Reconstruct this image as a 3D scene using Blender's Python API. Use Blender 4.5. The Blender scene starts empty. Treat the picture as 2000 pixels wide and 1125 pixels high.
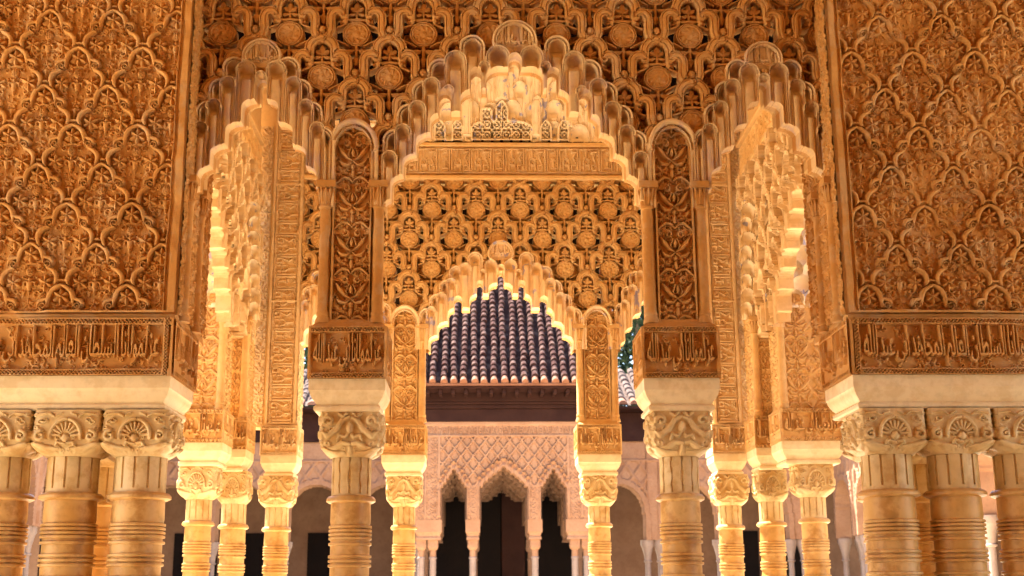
import bpy, math, random, unicodedata
import numpy as np
from mathutils import Matrix, Vector

# ------------------------------------------------------------------ camera
S = bpy.context.scene
COL = S.collection
EYE = Vector((-0.19, 0.0, 1.55))
PITCH, YAW, ROLL = math.radians(13.6), 0.028, math.radians(0.35)
cd = bpy.data.cameras.new('camera')
cam = bpy.data.objects.new('camera', cd); COL.objects.link(cam)
cd.sensor_width = 36.0; cd.lens = 45.0; cd.clip_start = 0.05; cd.clip_end = 2000
fw = Vector((math.sin(YAW)*math.cos(PITCH), math.cos(YAW)*math.cos(PITCH), math.sin(PITCH)))
rt = fw.cross(Vector((0, 0, 1))).normalized(); up = rt.cross(fw)
r2 = rt*math.cos(ROLL)-up*math.sin(ROLL); u2 = r2.cross(fw)
M4 = Matrix((r2, u2, -fw)).transposed().to_4x4(); M4.translation = EYE
cam.matrix_world = M4
S.camera = cam
cd.dof.use_dof = True; cd.dof.focus_distance = 6.3; cd.dof.aperture_fstop = 5.6

# ------------------------------------------------------------------ light
SUN_EL, SUN_AZ = math.radians(60), math.radians(-50)      # azimuth from +Y (away from camera), negative = left
w = bpy.data.worlds.new('World'); S.world = w; w.use_nodes = True
nt = w.node_tree
bg = nt.nodes['Background']
sky = nt.nodes.new('ShaderNodeTexSky'); sky.sky_type = 'NISHITA'; sky.sun_disc = False
sky.sun_elevation = SUN_EL; sky.sun_rotation = SUN_AZ
nt.links.new(sky.outputs[0], bg.inputs[0]); bg.inputs[1].default_value = 0.10
sl = bpy.data.lights.new('sun', 'SUN'); sl.energy = 4.5; sl.angle = math.radians(0.5); sl.color = (1, .94, .85)
so = bpy.data.objects.new('sun', sl); COL.objects.link(so)
sdir = Vector((math.sin(SUN_AZ)*math.cos(SUN_EL), math.cos(SUN_AZ)*math.cos(SUN_EL), math.sin(SUN_EL)))
so.rotation_euler = sdir.to_track_quat('Z', 'Y').to_euler(); so.location = sdir*30
S.view_settings.view_transform = 'Standard'; S.view_settings.look = 'None'
S.view_settings.exposure = 2.85; S.view_settings.gamma = 1.0
S.render.engine = 'CYCLES'
S.cycles.max_bounces = 8; S.cycles.diffuse_bounces = 6; S.cycles.glossy_bounces = 2
S.cycles.use_denoising = True
S.cycles.caustics_reflective = False; S.cycles.caustics_refractive = False

# ------------------------------------------------------------------ materials
def newmat(name):
    m = bpy.data.materials.new(name); m.use_nodes = True
    return m, m.node_tree, m.node_tree.nodes['Principled BSDF']
def mixc(nt, fac, a, b, mode='MIX'):
    n = nt.nodes.new('ShaderNodeMix'); n.data_type = 'RGBA'; n.blend_type = mode
    if hasattr(fac, 'links'): nt.links.new(fac, n.inputs[0])
    else: n.inputs[0].default_value = fac
    for k, v in ((6, a), (7, b)):
        if hasattr(v, 'links'): nt.links.new(v, n.inputs[k])
        else: n.inputs[k].default_value = (*v, 1)
    return n.outputs[2]
def noise(nt, scale, detail=4, rough=.55, vec=None, stretch=None):
    n = nt.nodes.new('ShaderNodeTexNoise'); n.inputs['Scale'].default_value = scale
    n.inputs['Detail'].default_value = detail; n.inputs['Roughness'].default_value = rough
    g = nt.nodes.new('ShaderNodeNewGeometry')
    src = g.outputs['Position']
    if stretch:
        mp = nt.nodes.new('ShaderNodeMapping'); mp.inputs['Scale'].default_value = stretch
        nt.links.new(src, mp.inputs[0]); src = mp.outputs[0]
    nt.links.new(src, n.inputs['Vector'])
    return n.outputs['Fac']
def ramp(nt, v, a, b):
    n = nt.nodes.new('ShaderNodeMapRange'); n.inputs[1].default_value = a; n.inputs[2].default_value = b
    nt.links.new(v, n.inputs[0]); return n.outputs[0]
def scaled(nt, v, k):
    n = nt.nodes.new('ShaderNodeMath'); n.operation = 'MULTIPLY'; n.inputs[1].default_value = k
    nt.links.new(v, n.inputs[0]); return n.outputs[0]
def plaster(name, base, light, stain=None, stain_amt=.5, fine=120, bump=.25, rough=.85, streak=False, blue=None, dark=None, soot=0, spec=.3):
    m, nt, b = newmat(name)
    c = mixc(nt, ramp(nt, noise(nt, 3.1, 5, .6), .35, .68), base, light)
    c = mixc(nt, scaled(nt, ramp(nt, noise(nt, 23, 4, .6), .5, .75), .5), c, dark or tuple(x*.72 for x in base))
    if stain:
        f = ramp(nt, noise(nt, 9, 5, .62, stretch=(1, 1, .45) if streak else None), .5, .62)
        c = mixc(nt, scaled(nt, f, stain_amt), c, stain)
    if soot:
        f = ramp(nt, noise(nt, 2.3, 7, .68), .60, .72)
        c = mixc(nt, scaled(nt, f, soot), c, (.10, .055, .03))
        f = ramp(nt, noise(nt, 6.5, 6, .7), .60, .70)
        c = mixc(nt, scaled(nt, f, soot*.6), c, (.55, .42, .28))
    if blue:
        f = ramp(nt, noise(nt, 17, 3, .5, stretch=(1, 1, .7)), .63, .67)
        c = mixc(nt, scaled(nt, f, .75), c, blue)
    nt.links.new(c, b.inputs['Base Color'])
    b.inputs['Roughness'].default_value = rough; b.inputs['Specular IOR Level'].default_value = spec
    bp = nt.nodes.new('ShaderNodeBump'); bp.inputs['Strength'].default_value = bump; bp.inputs['Distance'].default_value = .004
    nt.links.new(noise(nt, fine, 5, .7), bp.inputs['Height']); nt.links.new(bp.outputs[0], b.inputs['Normal'])
    return m
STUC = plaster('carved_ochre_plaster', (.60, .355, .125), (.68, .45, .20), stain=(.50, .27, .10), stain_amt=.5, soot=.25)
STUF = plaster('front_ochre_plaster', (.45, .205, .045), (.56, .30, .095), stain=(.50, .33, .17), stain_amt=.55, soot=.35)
NICH = plaster('weathered_niche_plaster', (.58, .37, .16), (.68, .48, .26), stain=(.42, .28, .24), stain_amt=.75, soot=.4, streak=True, bump=.2)
NICB = plaster('pale_niche_plaster', (.78, .55, .28), (.84, .66, .42), stain=(.62, .46, .36), stain_amt=.5, streak=True, blue=(.30, .30, .55), bump=.2)
CREM = plaster('cream_vault_plaster', (.84, .68, .44), (.88, .76, .56), blue=(.25, .28, .55), bump=.2)
SIDE = plaster('brightened_curtain_plaster', (.70, .49, .25), (.78, .60, .36), stain=(.56, .35, .15), stain_amt=.5, bump=.2)  # paler than the ochre plaster: brightness of the side walls put into colour
LITE = plaster('pale_carved_plaster', (.72, .46, .18), (.78, .55, .27), bump=.2)
CORN = plaster('pale_cornice_marble', (.74, .58, .34), (.80, .67, .44), stain=(.60, .42, .20), stain_amt=.5, soot=.12, fine=60, bump=.06, rough=.5)
MARB = plaster('cream_marble', (.58, .40, .17), (.68, .53, .30), stain=(.46, .27, .09), stain_amt=.8, soot=.35, fine=60, bump=.06, rough=.5)
SHAF = plaster('honey_marble', (.54, .30, .085), (.68, .46, .20), stain=(.40, .20, .05), stain_amt=.8, soot=.4, fine=50, bump=.08, rough=.45)
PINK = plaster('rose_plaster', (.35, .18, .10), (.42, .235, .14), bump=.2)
PINKD = plaster('shaded_rose_plaster', (.19, .10, .06), (.24, .135, .085), bump=.2)  # darker copy of the rose plaster, indoor shade is in its colour
FMAR = plaster('white_marble', (.30, .215, .18), (.38, .28, .24), bump=.05, rough=.4)
FLOR = plaster('pale_marble_paving', (.80, .64, .40), (.84, .70, .48), fine=8, bump=.05, rough=.6)
WOOD = plaster('dark_cedar_wood', (.030, .011, .009), (.045, .018, .014), fine=40, bump=.2, rough=.7, spec=.1)
VOID = plaster('hole_shade_dark', (.02, .011, .008), (.03, .017, .012), fine=40, bump=.2, rough=.8)  # near-black stand-in for the shade seen through pierced holes
DOOR = plaster('black_door_and_shade', (.012, .009, .009), (.016, .011, .010), fine=30, bump=.2, rough=.9, spec=.02)  # door leaves, and painted shade of the far room and doorways
TERR = plaster('terracotta', (.20, .075, .035), (.28, .12, .065), bump=.3)
TILE = plaster('aged_purple_roof_tile', (.050, .0215, .0185), (.085, .044, .037), stain=(.16, .10, .08), stain_amt=.8, fine=30, bump=.6, rough=.95, spec=.03, dark=(.045, .02, .014))
TILP = plaster('pale_roof_tile', (.11, .075, .06), (.16, .12, .105), stain=(.05, .025, .02), stain_amt=.6, fine=30, bump=.4, spec=.03)
LEAF = plaster('dark_cypress_leaf', (.010, .022, .008), (.024, .045, .016), fine=10, bump=0)
BARK = plaster('grey_bark', (.10, .07, .05), (.15, .11, .08), fine=30, bump=.5)
BRAS = plaster('dark_bronze', (.10, .07, .04), (.14, .10, .06), rough=.4)

# ------------------------------------------------------------------ object helpers
def thing(name, label, cat, loc=(0, 0, 0), group=None):
    o = bpy.data.objects.new(name, None); COL.objects.link(o); o.location = loc; o.empty_display_size = .2
    o['label'] = label; o['category'] = cat
    o['kind'] = 'thing'
    if group: o['group'] = group
    return o
def link(name, me, mat, parent=None, smooth=False):
    me.materials.append(mat)
    if smooth: me.polygons.foreach_set('use_smooth', np.ones(len(me.polygons), bool))
    o = bpy.data.objects.new(name, me); COL.objects.link(o)
    if parent is not None:
        o.parent = parent; o.location = -parent.location if parent.parent is None else (0, 0, 0)
        if parent.parent is not None: o.location = (0, 0, 0)
    return o
def sheet(name, P, keep, mat, parent=None, smooth=True):
    """P (nv,nu,3) grid of points, keep (nv-1,nu-1) faces"""
    nv, nu = P.shape[:2]
    jj, ii = np.nonzero(keep)
    a = jj*nu+ii
    F = np.stack([a, a+1, a+nu+1, a+nu], 1)
    used = np.zeros(nv*nu, bool); used[F.ravel()] = True
    idx = np.cumsum(used)-1
    V = P.reshape(-1, 3)[used]; F = idx[F]
    me = bpy.data.meshes.new(name)
    me.vertices.add(len(V)); me.vertices.foreach_set('co', V.astype('f').ravel())
    me.loops.add(F.size); me.loops.foreach_set('vertex_index', F.astype('i').ravel())
    me.polygons.add(len(F)); me.polygons.foreach_set('loop_start', (np.arange(len(F))*4).astype('i'))
    me.update(calc_edges=True)
    o = link(name, me, mat, parent, smooth)
    if smooth: me.set_sharp_from_angle(angle=math.radians(48))
    return o
def relief(name, mat, O, U, V, N, w, h, step, fn, parent=None, back=-.06, masks=None, amp=1.0, warp=False):
    """fn(u,v)->(height, solid mask). Front sheet with carved walls where solid is False."""
    nu, nv = int(round(w/step))+1, int(round(h/step))+1
    u, v = np.meshgrid(np.linspace(0, w, nu), np.linspace(0, h, nv))
    if warp:
        a, b = u+O[0]*3.1+O[1], v+O[2]
        du = .0022*np.sin(5.1*a+2.3*b)+.0013*np.sin(13.7*b+4*a)+.0008*np.sin(31*a-17*b); dv = .0020*np.sin(6.3*b-3.1*a+1)+.0010*np.sin(17*a+9*b)
        H, sol = fn(u+du, v+dv)
        n = np.sin(2.9*a+1.7*b+np.sin(4.3*b))+np.sin(5.7*b-3.3*a+1.3*np.sin(3.1*a))+.7*np.sin(11.3*a+7.9*b)+.5*np.sin(23*b-19*a)+.35*np.sin(47*a+41*b)
        H = H*(1-.16*np.clip(n, -1, 2)-.25*np.clip((n-2.2)*2, 0, 1))
    else: H, sol = fn(u, v)
    H = np.where(sol, H*amp, back)
    P = (np.array(O)+u[..., None]*np.array(U)+v[..., None]*np.array(V)+H[..., None]*np.array(N))
    keep = sol[:-1, :-1] | sol[1:, :-1] | sol[:-1, 1:] | sol[1:, 1:]
    if masks is None:
        return sheet(name, P, keep, mat, parent)
    out = []
    uc, vc = (u[:-1, :-1]+u[1:, 1:])/2, (v[:-1, :-1]+v[1:, 1:])/2
    for nm, mt, mf in masks:
        out.append(sheet(nm, P, keep & mf(uc, vc), mt, parent))
    return out

class MB:
    def __init__(s): s.v = []; s.f = []
    def add(s, vs, fs):
        b = len(s.v); s.v += [tuple(p) for p in vs]; s.f += [tuple(b+i for i in f) for f in fs]; return s
    def box(s, x0, x1, y0, y1, z0, z1):
        return s.add([(x, y, z) for z in (z0, z1) for y in (y0, y1) for x in (x0, x1)],
                     [(0, 2, 3, 1), (4, 5, 7, 6), (0, 1, 5, 4), (2, 6, 7, 3), (0, 4, 6, 2), (1, 3, 7, 5)])
    def rings(s, rect, prof):
        """rect (x0,x1,y0,y1), prof list of (offset, z) from top to bottom"""
        x0, x1, y0, y1 = rect; vs = []; n = len(prof)
        for o, z in prof:
            vs += [(x0-o, y0-o, z), (x1+o, y0-o, z), (x1+o, y1+o, z), (x0-o, y1+o, z)]
        fs = [(3, 2, 1, 0), tuple(4*(n-1)+i for i in range(4))]
        for k in range(n-1):
            for i in range(4):
                j = (i+1) % 4; fs.append((4*k+i, 4*k+j, 4*k+4+j, 4*k+4+i))
        fs = [tuple(reversed(f)) for f in fs]
        return s.add(vs, fs)
    def lathe(s, x, y, prof, n=40):
        vs = []; m = len(prof)
        for r, z in prof:
            vs += [(x+r*math.cos(2*math.pi*i/n), y+r*math.sin(2*math.pi*i/n), z) for i in range(n)]
        fs = [tuple(range(n)), tuple(reversed(range(n*(m-1), n*m)))]
        for k in range(m-1):
            for i in range(n):
                j = (i+1) % n; fs.append((k*n+i, (k+1)*n+i, (k+1)*n+j, k*n+j))
        return s.add(vs, fs)
    def tube(s, pts, r, n=8):
        vs = []; m = len(pts)
        P = [Vector(p) for p in pts]
        rr = r if isinstance(r, (list, tuple)) else [r]*m
        for k, p in enumerate(P):
            d = (P[min(k+1, m-1)]-P[max(k-1, 0)]).normalized()
            a = d.cross(Vector((.3, .2, 1) if abs(d.z) < .9 else (1, 0, 0))).normalized(); b = d.cross(a)
            vs += [p+(a*math.cos(2*math.pi*i/n)+b*math.sin(2*math.pi*i/n))*rr[k] for i in range(n)]
        fs = [tuple(reversed(range(n))), tuple(range(n*(m-1), n*m))]
        for k in range(m-1):
            for i in range(n):
                j = (i+1) % n; fs.append((k*n+i, k*n+j, (k+1)*n+j, (k+1)*n+i))
        return s.add(vs, fs)
    def build(s, name, mat, parent=None, smooth=False, kind=None, bevel=0, label=None, cat=None, group=None):
        me = bpy.data.meshes.new(name); me.from_pydata(s.v, [], s.f); me.update()
        o = link(name, me, mat, parent, False)
        if smooth:
            me.shade_smooth() if hasattr(me, 'shade_smooth') else None
            me.set_sharp_from_angle(angle=math.radians(38))
        if bevel:
            b = o.modifiers.new('bevel', 'BEVEL'); b.width = bevel; b.segments = 2; b.limit_method = 'ANGLE'
        if kind: o['kind'] = kind
        if label: o['label'] = label
        if cat: o['category'] = cat
        if group: o['group'] = group
        return o

# ------------------------------------------------------------------ ornament canvases (height tiles)
class Cv:
    def __init__(s, w, h, res=.0015, wrap=True):
        s.nx, s.ny = int(round(w/res)), int(round(h/res)); s.w, s.h = w, h
        s.X, s.Y = np.meshgrid((np.arange(s.nx)+.5)*w/s.nx, (np.arange(s.ny)+.5)*h/s.ny)
        s.H = np.zeros((s.ny, s.nx)); s.wrap = wrap
        s.rx, s.ry = w/s.nx, h/s.ny
    def dist(s, pts, rad):
        """q = min distance/radius to polyline, inf outside"""
        pts = np.asarray(pts, float); m = len(pts)
        rad = np.broadcast_to(np.asarray(rad, float), (m,)) if np.ndim(rad) == 0 or len(np.atleast_1d(rad)) == m else rad
        Q = np.full_like(s.H, 9.)
        offs = [(a, b) for a in (-s.w, 0, s.w) for b in (-s.h, 0, s.h)] if s.wrap else [(0, 0)]
        for ox, oy in offs:
            for k in range(max(m-1, 1)):
                a = pts[k]+(ox, oy); b = pts[min(k+1, m-1)]+(ox, oy); ra, rb = rad[k], rad[min(k+1, m-1)]
                R = max(ra, rb)*1.6+.001
                i0, i1 = int((min(a[0], b[0])-R)/s.rx), int((max(a[0], b[0])+R)/s.rx)+2
                j0, j1 = int((min(a[1], b[1])-R)/s.ry), int((max(a[1], b[1])+R)/s.ry)+2
                i0, j0 = max(i0, 0), max(j0, 0); i1, j1 = min(i1, s.nx), min(j1, s.ny)
                if i0 >= i1 or j0 >= j1: continue
                x, y = s.X[j0:j1, i0:i1], s.Y[j0:j1, i0:i1]
                d = b-a; L = d@d
                t = np.clip(((x-a[0])*d[0]+(y-a[1])*d[1])/L, 0, 1) if L > 0 else np.zeros_like(x)
                q = np.hypot(x-a[0]-t*d[0], y-a[1]-t*d[1])/np.maximum(ra+(rb-ra)*t, 1e-5)
                Q[j0:j1, i0:i1] = np.minimum(Q[j0:j1, i0:i1], q)
        return Q
    def put(s, Q, hgt, mode='round', moat=0, base=0):
        if moat:
            s.H = np.where((Q < 1+moat), np.minimum(s.H, base), s.H)
        q = np.clip(Q, 0, 1)
        if mode == 'round': z = hgt*(.30+.70*np.sqrt(1-q*q))
        elif mode == 'leaf': z = hgt*(.35+.65*(1-q)**.8-.0*q)
        elif mode == 'rib': z = hgt*(.74+.26*np.sqrt(1-q*q))
        elif mode == 'flat': z = hgt*(1-.25*q**6)
        elif mode == 'band': z = hgt*(.86+.14*np.sqrt(1-q*q)-.24*np.exp(-((q-.50)/.09)**2)-.12*np.exp(-((q-.82)/.06)**2))
        elif mode == 'groove': z = hgt*(.55+.45*np.abs(q-.35)**.5)
        s.H = np.where(Q < 1, np.maximum(s.H, z), s.H)
    def st(s, pts, rad, hgt, mode='round', moat=0, base=0): s.put(s.dist(pts, rad), hgt, mode, moat, base)
    def sym(s, cx, pts, rad, hgt, mode='round', moat=0, base=0):
        p = np.asarray(pts, float)
        for sg in (1, -1): s.st(np.c_[cx+sg*p[:, 0], p[:, 1]], rad, hgt, mode, moat, base)
    def leaf(s, x, y, ang, L, r, hgt, bend=0):
        t = np.linspace(0, 1, 6); a = ang+bend*(t-.3)
        dx = np.cumsum(np.cos(a))/6*L; dy = np.cumsum(np.sin(a))/6*L
        s.st(np.c_[x+dx, y+dy], r*np.array([.35, .8, 1, .95, .6, .08]), hgt, 'leaf')
    def flower(s, x, y, R, n=6, hgt=.008, rot=math.pi/2):
        for k in range(n):
            s.leaf(x, y, rot+k*2*math.pi/n, R, R*.26, hgt)
        s.st([(x, y)], [R*.16], hgt*1.1)
    def spiral(s, x, y, R, a0, turns, hgt, r0, dirn=1, r1=None):
        t = np.linspace(0, 1, int(14*abs(turns))+4)
        rr = R*(1-t*.88); a = a0+dirn*2*math.pi*turns*t
        s.st(np.c_[x+rr*np.cos(a), y+rr*np.sin(a)], r0+((r1 or r0*.45)-r0)*t, hgt)
    def disc(s, x, y, rx, ry, hgt, mode='flat', moat=0, tex=None):
        Q = np.full_like(s.H, 9.)
        offs = [(a, b) for a in (-s.w, 0, s.w) for b in (-s.h, 0, s.h)] if s.wrap else [(0, 0)]
        for ox, oy in offs: Q = np.minimum(Q, np.hypot((s.X-x-ox)/rx, (s.Y-y-oy)/ry))
        b = s.H.copy(); s.put(Q, hgt, mode, moat)
        if tex == 'net':
            g = (np.sin((s.X-x)*2*math.pi/(rx*.45)+(s.Y-y)*2*math.pi/(rx*.45))*np.sin((s.X-x)*2*math.pi/(rx*.45)-(s.Y-y)*2*math.pi/(rx*.45)))
            s.H = np.where(Q < .95, s.H-.35*hgt*(g < .0), s.H)
        return Q
    def filler(s, n, seed, hgt, size, base=0):
        rg = random.Random(seed)
        for k in range(n):
            x, y = rg.random()*s.w/2, rg.random()*s.h
            R = size*(.6+.8*rg.random()); a0 = rg.random()*6.28; dr = rg.choice((-1, 1))
            for sg in (1, -1):
                cx = s.w/2+sg*(x-s.w/2) if sg == 1 else s.w-x
                aa = a0 if sg == 1 else math.pi-a0
                t = np.linspace(0, 1, 10); rr = R*(1-t*.8); an = aa+sg*dr*5.2*t
                s.st(np.c_[cx+rr*np.cos(an), y+rr*np.sin(an)], R*np.linspace(.30, .13, 10), hgt)
                if k % 2: s.leaf(cx, y, aa+sg*dr*1.2, R*1.5, R*.42, hgt*1.1, bend=sg*dr*.9)
    def at(s, u, v):
        """bilinear wrapped sample"""
        x = u/s.rx-.5; y = v/s.ry-.5
        i = np.floor(x).astype(int); j = np.floor(y).astype(int); fx = x-i; fy = y-j
        def g(a, b):
            if s.wrap: return s.H[b % s.ny, a % s.nx]
            return s.H[np.clip(b, 0, s.ny-1), np.clip(a, 0, s.nx-1)]
        return (g(i, j)*(1-fx)+g(i+1, j)*fx)*(1-fy)+(g(i, j+1)*(1-fx)+g(i+1, j+1)*fx)*fy

# ---- arabic lettering turned into stone
NJ = set('اأإدذرزو')
def shape(s):
    out = []
    for i, c in enumerate(s):
        if c == ' ': out.append(c); continue
        p = i > 0 and s[i-1] != ' ' and s[i-1] not in NJ
        n = i < len(s)-1 and s[i+1] != ' ' and c not in NJ
        f = {(0, 0): 'ISOLATED', (0, 1): 'INITIAL', (1, 1): 'MEDIAL', (1, 0): 'FINAL'}[(int(p), int(n))]
        out.append(unicodedata.lookup(unicodedata.name(c)+' '+f+' FORM'))
    return ''.join(reversed(out))
def blur(a, n):
    for _ in range(n):
        p = np.pad(a, 1, mode='edge')
        a = (p[:-2, 1:-1]+p[2:, 1:-1]+p[1:-1, :-2]+p[1:-1, 2:]+4*a)/8
    return a
def script(cv, text, x0, x1, y0, y1, hgt, bold=.02, slant=0., grow=1):
    cu = bpy.data.curves.new('lettering', 'FONT'); cu.body = shape(text); cu.size = 1; cu.offset = bold
    cu.space_word = .55; cu.space_character = .96
    o = bpy.data.objects.new('lettering', cu); COL.objects.link(o)
    bpy.context.view_layer.update()
    e = o.evaluated_get(bpy.context.evaluated_depsgraph_get()); me = e.to_mesh(); me.calc_loop_triangles()
    co = np.empty(len(me.vertices)*3, 'f'); me.vertices.foreach_get('co', co); co = co.reshape(-1, 3)[:, :2].astype(float)
    tr = np.empty(len(me.loop_triangles)*3, 'i'); me.loop_triangles.foreach_get('vertices', tr); tr = tr.reshape(-1, 3)
    e.to_mesh_clear(); bpy.data.objects.remove(o); bpy.data.curves.remove(cu)
    lo, hi = co.min(0), co.max(0)
    # stretch the ascenders more than the bowls
    yb = .42
    y = co[:, 1]; n = np.where(y < .20, (y-lo[1])/(.20-lo[1])*.40, .40+(y-.20)/(hi[1]-.20)*.60)
    co[:, 1] = y0+n*(y1-y0); co[:, 0] = x0+(co[:, 0]-lo[0])/(hi[0]-lo[0])*(x1-x0)
    co[:, 0] += slant*(co[:, 1]-y0)
    G = np.zeros_like(cv.H)
    for t in tr:
        a, b, c = co[t]
        d = (b[0]-a[0])*(c[1]-a[1])-(b[1]-a[1])*(c[0]-a[0])
        if abs(d) < 1e-14: continue
        i0, i1 = int(min(a[0], b[0], c[0])/cv.rx)-1, int(max(a[0], b[0], c[0])/cv.rx)+2
        j0, j1 = int(min(a[1], b[1], c[1])/cv.ry)-1, int(max(a[1], b[1], c[1])/cv.ry)+2
        i0, j0 = max(i0, 0), max(j0, 0)
        X, Y = cv.X[j0:j1, i0:i1], cv.Y[j0:j1, i0:i1]
        u = ((X-a[0])*(c[1]-a[1])-(Y-a[1])*(c[0]-a[0]))/d
        v = ((b[0]-a[0])*(Y-a[1])-(b[1]-a[1])*(X-a[0]))/d
        G[j0:j1, i0:i1] = np.maximum(G[j0:j1, i0:i1], (u >= -.02) & (v >= -.02) & (u+v <= 1.02))
    for _ in range(grow):
        p = np.pad(G, 1); G = np.maximum.reduce([p[1:-1, 1:-1], p[:-2, 1:-1], p[2:, 1:-1], p[1:-1, :-2], p[1:-1, 2:]])
    halo = blur(G, 5) > .08
    cv.H = np.where(halo, np.minimum(cv.H, hgt*.10), cv.H)
    g = blur(G, 1); cv.H = np.maximum(cv.H, np.clip(g*1.4, 0, 1)*hgt)
def lattice(u, v, p, hgt):
    a = np.abs(((u+v)/p) % 1-.5); b = np.abs(((u-v)/p) % 1-.5)
    return hgt*((a < .17) | (b < .17))

def tile_front():
    W, R = .278, .18; c = Cv(W, 2*R)
    for k in range(2):
        cx = W/2*k; y = 2*R-.002-R*k
        # background foliage
        if k == 0: c.filler(64, 21, .0050, .012)
        for sx in (-1, 1):
            for (dx, dy, a, L) in ((.03, -.10, 2.6, .035), (.045, -.215, -.9, .03), (.03, -.245, .8, .04), (.02, -.27, 2.2, .035), (.055, -.25, 1.9, .03),
                                   (.075, -.132, .3, .02), (.035, -.305, -.5, .03), (.02, -.085, .4, .03)):
                aa = a if sx > 0 else math.pi-a
                c.leaf(cx+sx*dx, y+dy, aa, L, .0065, .006, bend=.9*sx)
            c.spiral(cx+sx*.051, y-.208, .016, 1.5, 1.1, .007, .0055, -sx)
            c.spiral(cx+sx*.036, y-.108, .016, 1.5, 1.1, .006, .0035, sx)
            c.st([(cx+sx*.03, y-.15)], [.006], .007); c.st([(cx+sx*.085, y-.142)], [.006], .007)
            c.st([(cx+sx*.022, y-.226)], [.005], .006); c.st([(cx+sx*.05, y-.285)], [.007], .006)
        c.flower(cx, y-.052, .037, 6, .0135)
        c.disc(cx, y-.122, .0175, .021, .014, 'round', .25, 'net')
        c.st([(cx, y-.150), (cx, y-.158)], [.003, .008], .010)
        c.sym(cx, [(0, -.178+y), (.012, -.168+y), (.024, -.172+y), (.022, -.182+y)], .0045, .010)
        c.st([(cx, y-.178), (cx, y-.197)], [.014, .009], .011); c.st([(cx, y-.21), (cx, y-.222)], [.006, .002], .009)
        for sx in (-1, 1): c.flower(cx+sx*.066, y-.172, .034, 6, .0135)
        c.flower(cx, y-.262, .026, 5, .007)
        c.st([(cx, y-.292), (cx, y-.312)], [.011, .004], .010); c.sym(cx, [(0, y-.298), (.015, y-.29)], .004, .009)
        c.st([(cx, y-.322)], [.005], .009)
        # scrolled arch ribs: first clear a channel along all of them, then raise them
        ribs = []
        for sx in (-1, 1):
            def add(p, r): ribs.append(([(cx+sx*a, b) for a, b in p], r))
            add([(.104, y-.198), (.112, y-.184), (.117, y-.16), (.113, y-.14), (.101, y-.124), (.086, y-.115), (.074, y-.111)], [.001, .006, .0085, .0095, .0090, .006, .0035])
            t = np.linspace(0, 1, 26); a = -math.pi*.5+t*2*math.pi*1.35; rr = .0165*(1-.80*t)
            add(list(zip(.071+rr*np.cos(a), y-.0945+rr*np.sin(a))), np.interp(t, [0, .5, 1], [.0036, .0034, .0028]))
            add([(.050, y-.064), (.068, y-.0665), (.084, y-.071), (.0935, y-.084), (.0925, y-.100)], [.004, .0085, .0095, .0065, .001])
            add([(0, y-.004), (.020, y-.013), (.037, y-.026), (.047, y-.044), (.052, y-.062), (.054, y-.078), (.055, y-.098)], [.006, .0085, .0095, .0100, .0090, .006, .002])
        for p, r in ribs: c.H = np.where(c.dist(p, np.asarray(r)+.0028) < 1, 0., c.H)
        for p, r in ribs: c.st(p, r, .0155, 'rib')
        c.sym(cx, [(0, y+.018), (.015, y+.016), (.026, y+.006)], .006, .013)
    g = .0015*(np.sin(c.X*900)*np.sin(c.Y*900+2*np.sin(c.X*150)))
    c.H = np.where(c.H <= 0, np.abs(g), c.H)
    return c
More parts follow.
